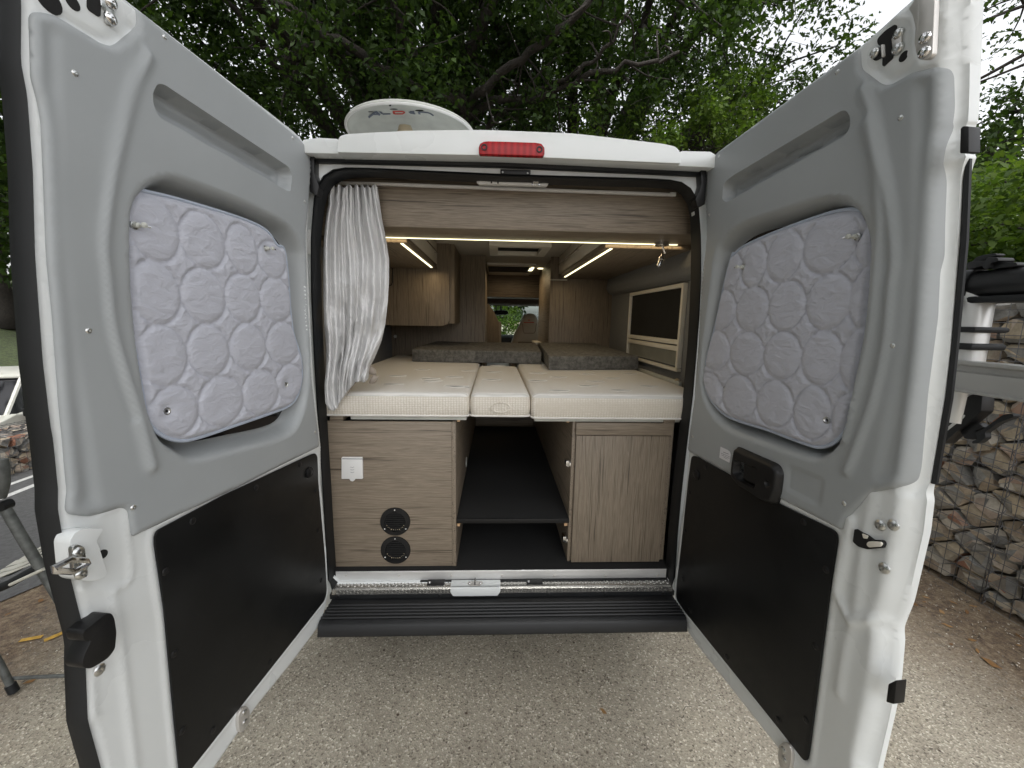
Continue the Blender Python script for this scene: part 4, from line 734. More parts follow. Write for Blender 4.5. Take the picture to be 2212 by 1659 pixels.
# side window of the right wall
WX = .938
def win(pts): return [PX(a,b,WX) for a,b in pts]
yA, yB, zT, zB = .50, 1.36, 1.925, 1.455; fr_w = .022
mb = MB()
for a,b in (((.925,yA,zT-fr_w),(.951,yB,zT)),((.925,yA,zB),(.951,yB,zB+fr_w*.8)),((.925,yA,zB+.02),(.951,yA+fr_w,zT-.02)),((.925,yB-fr_w*.6,zB+.02),(.951,yB,zT-.02))): mb.box(a,b)
wf = mb.build('side_window','cream',VAN,.003)
bx('window_blind',(.944,yA+fr_w,1.62),(.9495,yB-fr_w*.6,zT-fr_w),'dark',wf,0)
mb = MB(); 
for z0,z1 in ((1.600,1.626),(1.565,1.592)): mb.box((.928,yA+fr_w,z0),(.9495,yB-.02,z1))
mb.build('blind_bar','cream',wf,.003)
mb = MB(); n = 13
for i in range(n):
    z0 = 1.482+(1.563-1.482)*i/n; z1 = 1.482+(1.563-1.482)*(i+1)/n; mb.prism([(.946,yA+fr_w,z0),(.934,yA+fr_w,(z0+z1)/2),(.946,yA+fr_w,z1)],(0,yB-yA-.05,0))
mb.build('pleated_screen','offwhite',wf,smooth=False)
# ---------------------------------------------------------------- garage furniture
zc = PY(900,911.5,.08)[2]; xe = PY(979,1080,.08)[0]
lc = bx('garage_cabinet',(-.92,.08,.60),(xe-.006,.098,zc),'woodX',bevel=.0008)
bx('edge_panel',(xe-.0055,.078,.60),(xe+.0125,1.9,zc),'woodY',lc,.0008)
fc = Frame((0,.08,0),(1,0,0),(0,-1,0))
sk_ = plate('socket_cover',fc,rounded(fc.L(Q('o',(153,313),(268,313),(270,432),(153,432))),.004),.0,.011,'white',lc,.002)
mb = MB(); mb.lathe(fc.W(fc.L(Q('o',(211,432)))[0],.0),fc.n,[(0,.009),(.0105,.009),(.012,.007),(.012,0)],20); mb.build('cover_tab','white',sk_)
mb = MB(); A = fc.L(Q('o',(153,323),(268,324)),.011)
mb.prism([fc.W(A[0],.0112),fc.W(A[1],.0112),fc.W(A[1]-np.array([0,.003]),.0112),fc.W(A[0]-np.array([0,.003]),.0112)],fc.n*.0003)
for k in range(3):
    c = fc.L(Q('o',(208,372+14*k)),.011)[0]; mb.tube([fc.W(c+np.array([-.008,.0015]),.0113),fc.W(c+np.array([0,-.001]),.0113),fc.W(c+np.array([.008,.0015]),.0113)],.0007,5)
mb.build('cover_marks','greyink',sk_)
for cx_, cy_ in ((446,672),(448,829)):
    c = fc.W(fc.L(Q('o',(cx_,cy_)))[0],0); mb = MB(); mb.lathe(c,fc.n,[(.047,.0),(.047,.006),(.0655,.005),(.067,.0)],40); v_ = mb.build('air_vent','plastic',lc)
    mb = MB(); mb.lathe(c,fc.n,[(.0468,.0008),(0,.001)],30); mb.build('vent_core','dark',v_)
    mb = MB()
    for k in range(10):
        z = -.041+.0091*k; hw = math.sqrt(max(.0455**2-z*z,0)); mb.box((c[0]-hw,c[1]-.0055,c[2]+z-.0008),(c[0]+hw,c[1]-.001,c[2]+z+.0012))
    mb.build('vent_louvre','plastic',v_)
    mb = MB()
    for k in range(11):
        A = math.radians(205+13*k); mb.box(*(lambda p,e: (p-e,p+e))(c+np.array([math.cos(A)*.041,-.0013,math.sin(A)*.041]),np.array([.0018,.0004,.0024])))
    mb.build('vent_mesh','beige',v_)
    for A in (90,215,325): dome('screw',c+np.array([math.cos(R_(A))*.057,-.0055,math.sin(R_(A))*.057]),(0,-1,0),.003,.002,'white',v_)
# inner wall socket
c = PX(*Q('o',(838,342))[0],xe+.0125); mb = MB(); mb.lathe(c,(1,0,0),[(0,.004),(.028,.004),(.03,0)],20); mb.build('inner_socket','offwhite',lc)
# right cabinet
xL = PY(1241,940,.11)[0]*.5+PY(1231.5,1222,.11)[0]*.5; xR = .742; z0 = .603; z1 = zc-.0; dz1 = PY(1300,940.5,.10)[2]; dz0 = PY(1300,1212,.10)[2]
mb = MB(); mb.box((xL,.11,z0),(xR,.128,z1)); rc_ = mb.build('garage_cabinet','woodX',VAN,.0008)
bx('cabinet_door',(xL+.003,.092,dz0),(xR-.012,.1095,dz1),'woodZ',rc_,.001)
bx('top_rail',(xL-.001,.088,dz1+.004),(xR+.002,.1095,z1-.001),'woodX',rc_,.001)
bx('edge_panel',(xL-.014,.105,z0),(xL-.001,1.9,z1),'woodY',rc_,.0008)
bx('cabinet_side',(xR+.001,.112,z0),(xR+.015,1.9,z1),'woodY',rc_,.0008)
for zq in (PY(1228,1003,.11)[2],PY(1223,1167,.11)[2]):
    mb = MB(); mb.box((xL-.034,.118,zq-.012),(xL-.0145,.16,zq+.012)); mb.box((xL-.022,.10,zq-.006),(xL-.0145,.12,zq+.010)); mb.lathe((xL-.022,.122,zq-.016),(0,0,1),[(0,0),(.006,0),(.006,.03),(0,.03)],10); mb.build('door_hinge','chrome',rc_,.0008)
# shelf and battens
zsh = PY(1110,1121,.095)[2]; shf = bx('garage_shelf',(xe+.013,.10,zsh-.014),(xL-.0145,1.7,zsh),'carpet',bevel=.001)
bx('shelf_lip',(xe+.013,.092,PY(1110,1130.5,.092)[2]),(xL-.0145,.0995,zsh+.001),'plastic',shf,.001)
for xx in (838,1102,1372): dome('screw',PY(*Q('o',(xx,668))[0],.092),(0,-1,0),.006,.002,'plastic',shf)
for xx in (xe+.02, xL-.028): bx('shelf_batten',(xx-.006,.10,zsh-.038),(xx+.008,.35,zsh-.0145),'rawwood',shf,.001)
bx('garage_back',(-.95,1.88,.60),(.95,1.90,1.285),'woodX',bevel=0)
# ---------------------------------------------------------------- bed: boards and mattresses
mt = 1.405; mbm = 1.302
def mattress_(x0, x1, y0, y1, zb, zt, name_label, leafs, xb0=None, xb1=None):
    xb0 = x0 if xb0 is None else xb0; xb1 = x1 if xb1 is None else xb1
    base = rounded([(x0,y0),(x1,y0),(xb1,y1),(xb0,y1)],[.028,.028,.02,.02],5); n = len(base); c = np.mean(base,0)
    def loop(s, z): return [((p[0]-c[0])*(1-s/abs(x1-x0)*2)+c[0], (p[1]-c[1])*(1-s/abs(y1-y0)*2)+c[1], z) for p in base]
    H = zt-zb; rows = [(.006,zb),(.0,zb+.006),(-.0035,zb+H*.35),(-.0035,zb+H*.6),(.0,zt-.016),(.005,zt-.006),(.014,zt-.0005),(.03,zt+.0015)]
    vs = [q for s,z in rows for q in loop(s,z)]; fs = []
    for i in range(len(rows)-1): fs += [(i*n+k,i*n+(k+1)%n,(i+1)*n+(k+1)%n,(i+1)*n+k) for k in range(n)]
    mb = MB(); mb.add(vs,fs); mb.add([],[]); mb.f.append(tuple(range(n-1,-1,-1))); mb.m.append(0); mb.f.append(tuple(range((len(rows)-1)*n,len(rows)*n))); mb.m.append(1)
    for i in range(len(mb.f)):
        if i >= 4*n and i < (len(rows)-1)*n: mb.m[i] = 1
    o = mb.build('mattress',['matside','mattop'],None,0,80); tag(o,name_label,'mattress','bed mattresses side by side over the garage')
    pp = loop(-.002,zb+.004); mb = MB(); mb.tube([pp[i] for i in range(0,n)],.0042,6,closed=True); mb.build('mattress_piping','matpipe',o)
    for (lx,ly) in leafs:
        w = .042; cc = np.array([lx,ly,zt+.0022]); P = [cc+np.array([w*math.cos(A)*1.1+ .01*math.sin(A*2), .021*math.sin(A)*(1+.25*math.cos(3*A)),0]) for A in np.linspace(0,2*math.pi,18)[:-1]]
        mb = MB(); mb.prism(P,(0,0,.0006)); mb.build('woven_motif','matleaf',o,0); mb = MB(); mb.tube([p+np.array([0,0,.0004]) for p in P],.0018,5,closed=True); mb.build('motif_outline','matpipe',o)
    return o
def lfs(pts, k='n'): return [PZ(*q,mt)[:2] for q in Q(k,*pts)]
mL = mattress_(-.895,PY(1013,880,.08)[0],.078,1.86,mbm,mt,'left mattress under the curtain hem',lfs([(900,1290),(1085,1350)],'m')+lfs([(625,1330),(1090,1275),(905,1305),(1140,1350),(840,1215),(1190,1225),(640,1265)],'m')[:0]+lfs([(915,1308),(1085,1277),(840,1218),(1195,1228),(640,1268),(1125,1352),(610,1333)],'m'))
mM = mattress_(PY(1016.5,880,.08)[0],PY(1144.5,880,.08)[0],.074,1.10,mbm+.002,mt+.002,'narrow middle mattress between the two wide ones',lfs([(1390,1240),(1380,1300),(1420,1190)],'m'),PZ(1036,789,mt)[0],PZ(1116,789.5,mt)[0])
mR = mattress_(PY(1148.5,880,.08)[0],.885,.07,1.86,mbm-.004,mt+.001,'right mattress beside the side window',lfs([(245,1248),(410,1280),(240,1307),(630,1255),(820,1287),(690,1312),(640,1348),(960,1252),(1110,1350),(890,1382),(410,1385)]))
# embossed ovals on the front of the mattresses
fm = Frame((0,.0745,0),(1,0,0),(0,-1,0))
for o_, cs_ in ((mM,[Q('m',(1445,1510))[0]]),):
    for c in cs_:
        p = PY(*c,.068); mb = MB(); mb.tube([p+np.array([.040*math.cos(A),0,.022*math.sin(A)]) for A in np.linspace(0,2*math.pi,28)[:-1]],.004,6,closed=True,flat=(1,.5,1)); mb.build('embossed_oval','matside',o_)
bbl = bx('bed_board',(PY(758,905,.10)[0],.095,mbm-.020),(PY(1011,905,.10)[0]-.006,1.86,mbm-.001),'offwhite',VAN,.004)
bx('bed_board',(PY(1149,905,.10)[0]+.01,.095,mbm-.023),(.80,1.86,mbm-.005),'offwhite',VAN,.004)
for a,b in ((713,741),(1434,1458)): bx('bed_batten',(PY(a,906,.09)[0],.088,mbm-.024),(PY(b,906,.09)[0],1.8,mbm-.002),'woodX',VAN,.001)
for a in (990,1228): bx('bed_batten',(PY(a,906,.09)[0]-.006,.10,mbm-.028),(PY(a,906,.09)[0]+.006,.2,mbm-.020),'rawwood',VAN,.001)
bx('wall_gap_strip',(.897,.40,mt-.02),(.915,1.0,mt+.012),'offwhite',VAN,.003)
c = PZ(1472,823,mt+.012); mb = MB(); mb.lathe((.905,.44,mt+.012),(0,0,1),[(.012,0),(.012,.006),(.005,.010),(0,.012)],10); mb.build('brass_catch','beige',VAN)
# folded grey cushions on the bed
def cushion(fp, h, lab):
    mb = MB(); up = [0,0,.034,.034]; mb.add([(p[0],p[1],mt+.004) for p in fp]+[(p[0],p[1],mt+.004+h+u) for p,u in zip(fp,up)],[(3,2,1,0),(4,5,6,7),(0,1,5,4),(1,2,6,5),(2,3,7,6),(3,0,4,7)]); o = mb.build('cushion','felt',None,.007,seg=3); tag(o,lab,'cushion','grey felt cushions at the head of the beds'); return o
A_ = PZ(890,782,mt); B_ = PZ(1169,788,mt); bk_ = PY(921,748,1.5)
cushion([A_,B_,B_+np.array([.01,.52,0]),A_+np.array([.10,.46,0])],.088,'long low grey felt cushion across the left and middle mattresses')
A_ = PZ(1185,801,mt); B_ = PZ(1392,796,mt); C_ = PZ(1173,789,mt); B_[0] = min(B_[0],.885); B_[1] = .97
cushion([A_,B_,np.array([.80,1.82,0]),np.array([C_[0]+.03,1.82,0])],.088,'shorter thick grey felt cushion on the right mattress beside the window')
# ---------------------------------------------------------------- curtain
from mathutils import noise
def curtain():
    rowsL = [(400,711),(412,711),(425,709),(440,710),(470,705),(520,700),(580,699),(640,699),(700,701),(740,704),(775,706),(800,705),(830,702),(870,703),(888,712)]
    rowsR = [(400,815),(412,816),(425,818),(440,820),(470,824),(520,834),(560,840),(600,840),(650,838),(700,832),(735,824),(765,812),(790,800),(815,796),(828,796)]
    NS, NT = 150, 110; vs = []; fs = []
    def ed(rows, y): return np.interp(y, [r[0] for r in rows], [r[1] for r in rows])
    def hem(s): return np.interp(s, [0,.1,.25,.4,.55,.68,.8,.9,1.0], [884,888,880,862,842,826,824,826,818])
    folds = [(.05,.060,1.2),(.19,.07,1.3),(.31,.03,.7),(.40,.055,1.3),(.50,.022,.6),(.60,.065,1.4),(.76,.085,1.5),(.92,.07,1.2)]
    for j in range(NT+1):
        t = j/NT
        for i in range(NS+1):
            s = i/NS; top = 402+4.0*math.sin(s*44+1.5*math.sin(s*9))*(1-t); y = top+(hem(s)-top)*t
            yl, yr_ = min(y,888), min(y,828); x = ed(rowsL,yl)*(1-s)+ed(rowsR,yr_)*s
            if t > .82: x += 4*math.sin(t*20+s*9)*(t-.82)
            # folds drift sideways as they fall
            sh_ = s+.018*math.sin(t*5+s*3)+.03*(t-.5)*(s-.5)*math.sin(6*t); d = 0
            for k,(c,w,a) in enumerate(folds):
                ww = w*(.5+.75*float(sst(np.array(t),0,.6))); cc = c+.012*math.sin(4*t+k*1.7); d -= a*math.exp(-((sh_-cc)/(ww*.62))**2)*(.75+.55*noise.noise(Vector((k*3.7,t*3.2,0.5))))
            d += .55*math.sin(sh_*50+2.5*math.sin(3*t))*math.exp(-t*6); d += .22*math.sin(t*13+s*17+2*math.sin(s*9))*math.sin(s*12+t*9)*sst(np.array(t),.2,.6)+.12*math.sin(t*29-s*13)*math.sin(s*15+t*7)*sst(np.array(t),.4,.9)
            d += 1.1*noise.noise(Vector((s*4.2,t*5.5,1.3)))*float(sst(np.array(t),.1,.5))+.9*abs(noise.noise(Vector((s*7-t*5,t*8+s*4,7.1))))*float(sst(np.array(t),.25,.8))
            yy = .098-.050*float(sst(np.array(t),.3,1))+.036*d
            if t > .75: yy -= .02*float(sst(np.array(t),.75,1))*(1-s)
            p = PY(x,y,.09-.03*t); q = ray(x,y); p = CC+q*((yy-CC[1])/q[1]); vs.append(p)
    for j in range(NT):
        for i in range(NS): a = j*(NS+1)+i; fs.append((a,a+1,a+NS+2,a+NS+1))
    me = bpy.data.meshes.new('curtain'); me.from_pydata([tuple(v) for v in vs],[],fs); me.materials.append(M['curtain'])
    o = finish(me,'curtain',None,0,180,True,recalc=False); so_ = o.modifiers.new('thick','SOLIDIFY'); so_.thickness = .0015
    tag(o,'pale grey curtain bunched at the left of the bed opening','curtain')
    # turned-up hem showing the brown lining
    for pts,yv in ((Q('m',(285,1275),(330,1290),(345,1302),(310,1330),(262,1402),(240,1440),(275,1360)),.035),(Q('m',(450,1262),(497,1272),(470,1318),(425,1322)),.045),(Q('m',(380,1168),(430,1180),(470,1215),(475,1255),(440,1255),(385,1225)),.06)):
        P = smooth_line([PY(a,b,yv) for a,b in pts],4,True); c = np.mean(P,0); mb = MB(); n = len(P); vs2 = list(P)+[c+(p-c)*.6+np.array([0,-.008,0]) for p in P]+[c+np.array([0,-.010,0])]
        mb.add(vs2,[(k,(k+1)%n,(k+1)%n+n,k+n) for k in range(n)]+[(n+k,n+(k+1)%n,2*n) for k in range(n)]); mb.build('turned_hem','curtainback',o,ang=90)
curtain()

def lamp_light(name, loc, sx, sy, power, par):
    l = bpy.data.lights.new(name,'AREA'); l.shape = 'RECTANGLE'; l.size = sx; l.size_y = sy; l.energy = power; l.color = (1,.74,.42); o = bpy.data.objects.new(name,l); scene.collection.objects.link(o); o.parent = par; o.location = np.array(loc)-WL[par.name]
lamp_light('ceiling_lamp_light',(.15,2.75,2.20),.3,.5,.6,VAN); lamp_light('led_light_left',(-.49,.9,2.055),.03,.9,.35,VAN); lamp_light('led_light_right',(.47,1.1,2.055),.03,1.3,.40,VAN); lamp_light('led_light_rear',(.1,.378,zu-.006),1.5,.02,.22,VAN)
# ================================================================ ground
mb = MB(); S = 160; 
xs = [-S,-40,-14,-5.5,-5.42,-5.38,0,3.3,3.6,9,S]; zsx = [4,3.2,-.80,-.80,-.78,0,0,0,.9,1.4,6]
ys = [-S,-30,-10,-3,0,4,9,16,40,S]
V = []; 
for y in ys:
    for x, z in zip(xs, zsx): V.append((x, y, z if not (x > 3 and y > 9) else z*.5))
n = len(xs); mb.add(V, [(j*n+i, j*n+i+1, (j+1)*n+i+1, (j+1)*n+i) for j in range(len(ys)-1) for i in range(n-1)])
g = mb.build('ground','ground',None,ang=180,smooth=False); tag(g,kind='structure')
def flat(name, pts, z, mat, kind='structure', **kw):
    mb = MB(); mb.add([(p[0],p[1],z) for p in pts],[tuple(range(len(pts)))]); o = mb.build(name,mat,None,recalc=False); 
    if o.data.polygons[0].normal.z < 0: o.data.flip_normals()
    tag(o,kind=kind,**kw); return o
a, b = PZ(0,1293,0)[:2], PZ(109,1247,0)[:2]; a, b = np.array([-3.10,.55]), np.array([-2.93,1.0])
flat('parking_asphalt',[(-5.36,-12),(-3.9,-12),(-3.45,-1.5),(-3.12,.55),(-2.90,1.05),(-2.5,2.6),(-2.0,6),(-1.8,12),(-5.36,12)],.004,'asphalt')
def stripe(name, p, q, w, mat, z=.008):
    p, q = PZ(*p,0)[:2], PZ(*q,0)[:2]; d = (q-p)/np.linalg.norm(q-p); m_ = np.array([-d[1],d[0]])*w/2; return flat(name,[p-m_,q-m_,q+m_,p+m_],z,mat)
s_ = stripe('parking_line',Q('s',(-120,400))[0],Q('s',(330,222))[0],.07,'roadpaint'); s_ = stripe('parking_line',Q('s',(-60,310))[0],Q('s',(330,170))[0],.06,'roadpaint')
stripe('kerb_line',(-40,1312),(150,1232),.09,'asphalt',.008)
stripe('yellow_mark',Q('s',(118,1197))[0],Q('s',(252,1172))[0],.025,'yellowpaint'); stripe('yellow_mark',Q('s',(262,1197))[0],Q('s',(392,1142))[0],.03,'yellowpaint')
# verge, path and grass seen through the windscreen
flat('gravel_path',[(-3.5,7.5),(1.35,7.5),(1.5,13),(2.2,30),(-4,30)],.006,'gravelpath'); flat('grass_verge',[(1.36,6.8),(7,6.8),(9,30),(2.25,30),(1.52,13)],.05,'grass')
mb = MB(); mb.add([(-40,-14,-.60),(-15,-14,-.6),(-15,40,-.6),(-40,60,-.6),(-40,-14,4),(-40,60,4)],[(0,1,2,3)]); 
gb = MB(); gb.add([(-14.2,-20,-.6),(-14.2,50,-.6),(-26,50,3.4),(-26,-20,3.4)],[(0,1,2,3)]); o = gb.build('grass_bank','grass',None,recalc=False); tag(o,kind='structure')
# scattered litter: twigs, pebbles and dry leaves
def litter():
    rs = np.random.default_rng(3); peb = MB(); tw = MB(); lv = MB()
    for k in range(2600):
        x, y = rs.uniform(-2.6,3.0), rs.uniform(-.9,1.5)
        if rs.random() < .45: x = 3.0-abs(rs.normal(0,.35)); y = rs.uniform(-.8,1.6)
        elif rs.random() < .25: x = -2.6+abs(rs.normal(0,.4)); 
        r = rs.uniform(.002,.006)*(1.6 if rs.random()<.06 else 1); q = rs.normal(size=(6,3))*.25+np.array([(1,0,0),(-.4,.9,0),(-.5,-.9,0),(.2,.1,.8),(.5,.5,.4),(-.6,0,.3)])
        peb.add([(x+a*r,y+b*r,max(0,c*r)+.001) for a,b,c in q],[(0,4,3),(4,1,3),(1,5,3),(5,2,3),(2,0,3)])
    o = peb.build('pebbles','stonebits',None,recalc=False,smooth=False); tag(o,kind='stuff')
    for k in range(130):
        x, y = rs.uniform(-2.4,3.0), rs.uniform(-.9,1.4); 
        if rs.random() < .5: x = (3.0-abs(rs.normal(0,.4))) if rs.random() < .6 else -2.3+abs(rs.normal(0,.3))
        A = rs.uniform(0,6.28); L = rs.uniform(.01,.05); tw.tube([(x,y,.003),(x+L*.5*math.cos(A),y+L*.5*math.sin(A),.005),(x+L*math.cos(A+.4),y+L*math.sin(A+.4),.003)],.0012,4)
    o = tw.build('twigs','bark',None,recalc=False); tag(o,kind='stuff')
    for k in range(150):
        if k == 0: p = PZ(1303,1538,0); x, y, s = p[0], p[1], .02
        elif k == 1: p = PZ(2140,1435,0); x, y, s = p[0], p[1], .045
        else: x = (2.95-abs(rs.normal(0,.25))) if rs.random() < .6 else -2.9+rs.normal(0,.4); y = rs.uniform(-.6,2.2); s = rs.uniform(.012,.03)
        A = rs.uniform(0,6.28); c, d = math.cos(A), math.sin(A); P = [(-1,0,.1),(-.4,.35,.35),(.3,.4,.2),(1,.05,.5),(.4,-.4,.15),(-.4,-.3,.3)]
        lv.add([(x+(a*c-b*d)*s,y+(a*d+b*c)*s,z*s*.6+.002) for a,b,z in P],[(0,1,2,3,4,5)])
    o = lv.build('fallen_leaves','deadleaf',None,recalc=False); tag(o,kind='stuff')
def islandmat(name, stops, rough=.85):
    m, t, b = newmat(name); g_ = N(t,'ShaderNodeNewGeometry'); t.links.new(ramp(t,g_.outputs['Random Per Island'],stops),b.inputs['Base Color']); b.inputs['Roughness'].default_value = rough; M[name] = m
islandmat('stonebits',[(0,(.10,.085,.07)),(.4,(.26,.23,.19)),(.8,(.42,.38,.31)),(1,(.65,.62,.55))]); islandmat('deadleaf',[(0,(.16,.08,.03)),(.5,(.26,.14,.05)),(1,(.35,.22,.10))])
litter()
# ================================================================ gabions
def vor(W, H, n, asp, seed):
    rs = np.random.default_rng(seed); cell = math.sqrt(W*H/n); cw, ch = cell*asp, cell/asp; pts = []
    ny = max(1, round(H/ch)); nx = max(1, round(W/cw))
    for j in range(ny):
        for i in range(nx): pts.append(((i+.5+(.5 if j%2 else 0)*.9+rs.uniform(-.36,.36))*W/nx, (j+.5+rs.uniform(-.38,.38))*H/ny))
    pts = np.array([p for p in pts if 0 < p[0] < W]); out = []
    for k, p in enumerate(pts):
        poly = [np.array(q, float) for q in ((0,0),(W,0),(W,H),(0,H))]; dd = np.hypot((pts[:,0]-p[0])/asp, (pts[:,1]-p[1])*asp); o = np.argsort(dd)[1:14]
        for q in pts[o]:
            m_ = (p+q)/2; nrm = (q-p)*np.array([1/asp, asp]); new = []
            for a, b in zip(poly, poly[1:]+poly[:1]):
                sa, sb = (a-m_)@nrm, (b-m_)@nrm
                if sa <= 0: new.append(a)
                if sa*sb < 0: new.append(a+(b-a)*sa/(sa-sb))
            poly = new
            if len(poly) < 3: break
        if len(poly) >= 3: out.append((p, poly))
    return out
def gabion(name, org, dx, nrm, W, H, n, lab, group, courses, posts, seed, eye, step=.0762, asp=1.2):
    org, dx, nrm = [np.array(v, float) for v in (org, dx, nrm)]; Zv = np.array([0,0,1.]); root = empty(name, tuple(org+dx*W/2), lab, 'stone wall', group); rs = np.random.default_rng(seed)
    T = lambda u, v, w: org+dx*u+Zv*v+nrm*w
    stones = []
    for p, poly in vor(W, H, n, asp, seed):
        c = np.mean(poly, 0); sh = rs.uniform(.86,.97); P = [c+(q-c)*sh for q in poly]
        P = rounded(P, .03 if rs.random() < .5 else .012, 1 if rs.random()<.4 else 2)
        P = [np.array(q)+rs.normal(0,.0035,2) for q in P]; f0 = rs.uniform(-.045,.0); tilt = rs.normal(0,.10,2); k = len(P); vs = []
        ins = rs.uniform(.66,.90); off = rs.normal(0,.012,2)
        for q in P: vs.append(T(q[0],q[1],-.12))
        for q in P: vs.append(T(q[0],q[1],f0-.028+rs.normal(0,.006)))
        for q in P: r = c+(q-c)*ins*rs.uniform(.85,1.1)+off; vs.append(T(r[0],r[1],f0+(r-c)@tilt+rs.normal(0,.005)))
        cc = c+off+rs.normal(0,.015,2); vs.append(T(cc[0],cc[1],f0+rs.uniform(-.002,.005)))
        fs = [(i,(i+1)%k,(i+1)%k+k,i+k) for i in range(k)]+[(k+i,k+(i+1)%k,2*k+(i+1)%k,2*k+i) for i in range(k)]+[(2*k+i,2*k+(i+1)%k,3*k) for i in range(k)]
        stones.append((np.linalg.norm(T(c[0],c[1],0)-np.array(eye)), vs, fs))
    stones.sort(key=lambda s: s[0]); rest = MB()
    for i, (d, vs, fs) in enumerate(stones):
        if i < 96: m_ = MB(); m_.add(vs, fs); m_.build('stone','stone',root,ang=28)
        else: rest.add(vs, fs)
    if rest.v: o = rest.build('stones','stone',root,ang=28); tag(o,kind='stuff')
    m_ = MB(); a, b = T(0,0,-.10), T(W,H,-.5); m_.prism([T(0,0,-.09),T(W,0,-.09),T(W,H-.02,-.09),T(0,H-.02,-.09)], -nrm*.5); m_.build('wall_core','shaded_core',root)
    # stones seen along the top
    top = MB()
    for k in range(int(W*34)):
        u, w, r = rs.uniform(0,W), -rs.uniform(.02,.55), rs.uniform(.04,.09); q = rs.normal(size=(7,3)); q /= np.linalg.norm(q,axis=1)[:,None]; q *= np.array([1,1,.45])*r
        bm = bmesh.new(); [bm.verts.new(tuple(T(u,H-.02,w)+v)) for v in q]; bmesh.ops.convex_hull(bm, input=bm.verts); bm.verts.index_update(); top.add([tuple(v.co) for v in bm.verts],[tuple(v.index for v in f.verts) for f in bm.faces]); bm.free()
    o = top.build('top_stones','stone',root,ang=25); tag(o,kind='stuff')
    wr = MB(); r = .0022
    def seg(a, b, rr=r): wr.tube([a,b], rr, 4)
    for i in range(int(W/step)+1): seg(T(i*step,0,.012),T(i*step,H,.012)); seg(T(i*step,H+.02,.012),T(i*step,H+.02,-.6))
    for j in range(int(H/step)+1): seg(T(0,j*step,.015),T(W,j*step,.015))
    for j in range(8): seg(T(0,H+.023,-.08*j),T(W,H+.023,-.08*j))
    for v in courses+[H]:
        pts = []; 
        for k in range(int(W/.012)): A = k*.75; pts.append(T(k*.012,v+.012*math.sin(A),.016+.010*math.cos(A)))
        wr.tube(pts,.0022,4); seg(T(0,v,.016),T(W,v,.016),.003)
    for u in posts:
        pts = []
        for k in range(int(H/.012)): A = k*.75; pts.append(T(u+.012*math.sin(A),k*.012,.018+.010*math.cos(A)))
        wr.tube(pts,.0022,4); seg(T(u,0,.018),T(u,H,.018),.003)
    wr.build('wire_mesh','wire',root,recalc=False); return root
M['shaded_core'] = simple('stone_core_in_shadow',(.06,.055,.05),.95)  # core colour darkened to stand for shade between the stones
gabion('gabion_wall',(3.05,7.2,0),(0,-1,0),(-1,0,0),8.4,1.88,820,'tall wire-caged wall of tan and grey quarry stones beside the right door','gabion walls',[.87],[7.2-.55,7.2-1.6,7.2-2.6,7.2-3.6,7.2-4.6],5,(-.05,-1.0,1.2))
gabion('gabion_wall',(-5.12,-1.5,0),(0,1,0),(1,0,0),9.5,.40,260,'low wire-caged stone wall at the edge of the parking, in front of the old car','gabion walls',[],[4.4],9,(-.05,-1.0,1.2),asp=1.1)
# ================================================================ vegetation
OAK = [(0,0),(.14,.10),(.10,.26),(.24,.30),(.17,.50),(.30,.62),(.16,.78),(.0,1.0),(-.16,.78),(-.30,.62),(-.17,.50),(-.24,.30),(-.10,.26),(-.14,.10)]
SIMP = [(0,0),(.22,.25),(.30,.6),(.0,1.0),(-.30,.6),(-.22,.25)]
def leaves(name, mat, centers, radii, counts, size, parent, shape=SIMP, seed=1, flat=.75, label=None):
    rs = np.random.default_rng(seed); C_ = np.repeat(centers, counts, 0); Rr = np.repeat(radii, counts, 0); n = len(C_)
    d = rs.normal(size=(n,3)); d /= np.linalg.norm(d,axis=1)[:,None]; d *= (rs.random(n)**.45)[:,None]*Rr[:,None]; d[:,2] *= flat; pos = C_+d
    az = rs.uniform(0,2*math.pi,n); el = rs.normal(-.25,.5,n); roll = rs.normal(0,.7,n)
    L = np.stack([np.cos(az)*np.cos(el),np.sin(az)*np.cos(el),np.sin(el)],1); S0 = np.stack([-np.sin(az),np.cos(az),np.zeros(n)],1); U = np.cross(L,S0)
    S = S0*np.cos(roll)[:,None]+U*np.sin(roll)[:,None]; Nn = np.cross(L,S); sz = size*rs.uniform(.65,1.25,n)
    sh = np.array(shape); k = len(sh)
    v = pos[:,None,:]+sz[:,None,None]*(sh[None,:,1,None]*L[:,None,:]+sh[None,:,0,None]*S[:,None,:]+(np.abs(sh[None,:,0,None])*.5-.25*sh[None,:,1,None]**2)*Nn[:,None,:])
    v = v.reshape(-1,3); me = bpy.data.meshes.new(name); me.vertices.add(len(v)); me.vertices.foreach_set('co',v.ravel()); me.loops.add(len(v)); me.loops.foreach_set('vertex_index',np.arange(len(v),dtype=np.int32))
    me.polygons.add(n); me.polygons.foreach_set('loop_start',np.arange(n,dtype=np.int32)*k); me.polygons.foreach_set('loop_total',np.full(n,k,dtype=np.int32)); me.update(calc_edges=True); me.materials.append(M[mat])
    return finish(me,name,parent,recalc=False,smooth=False,label=label)
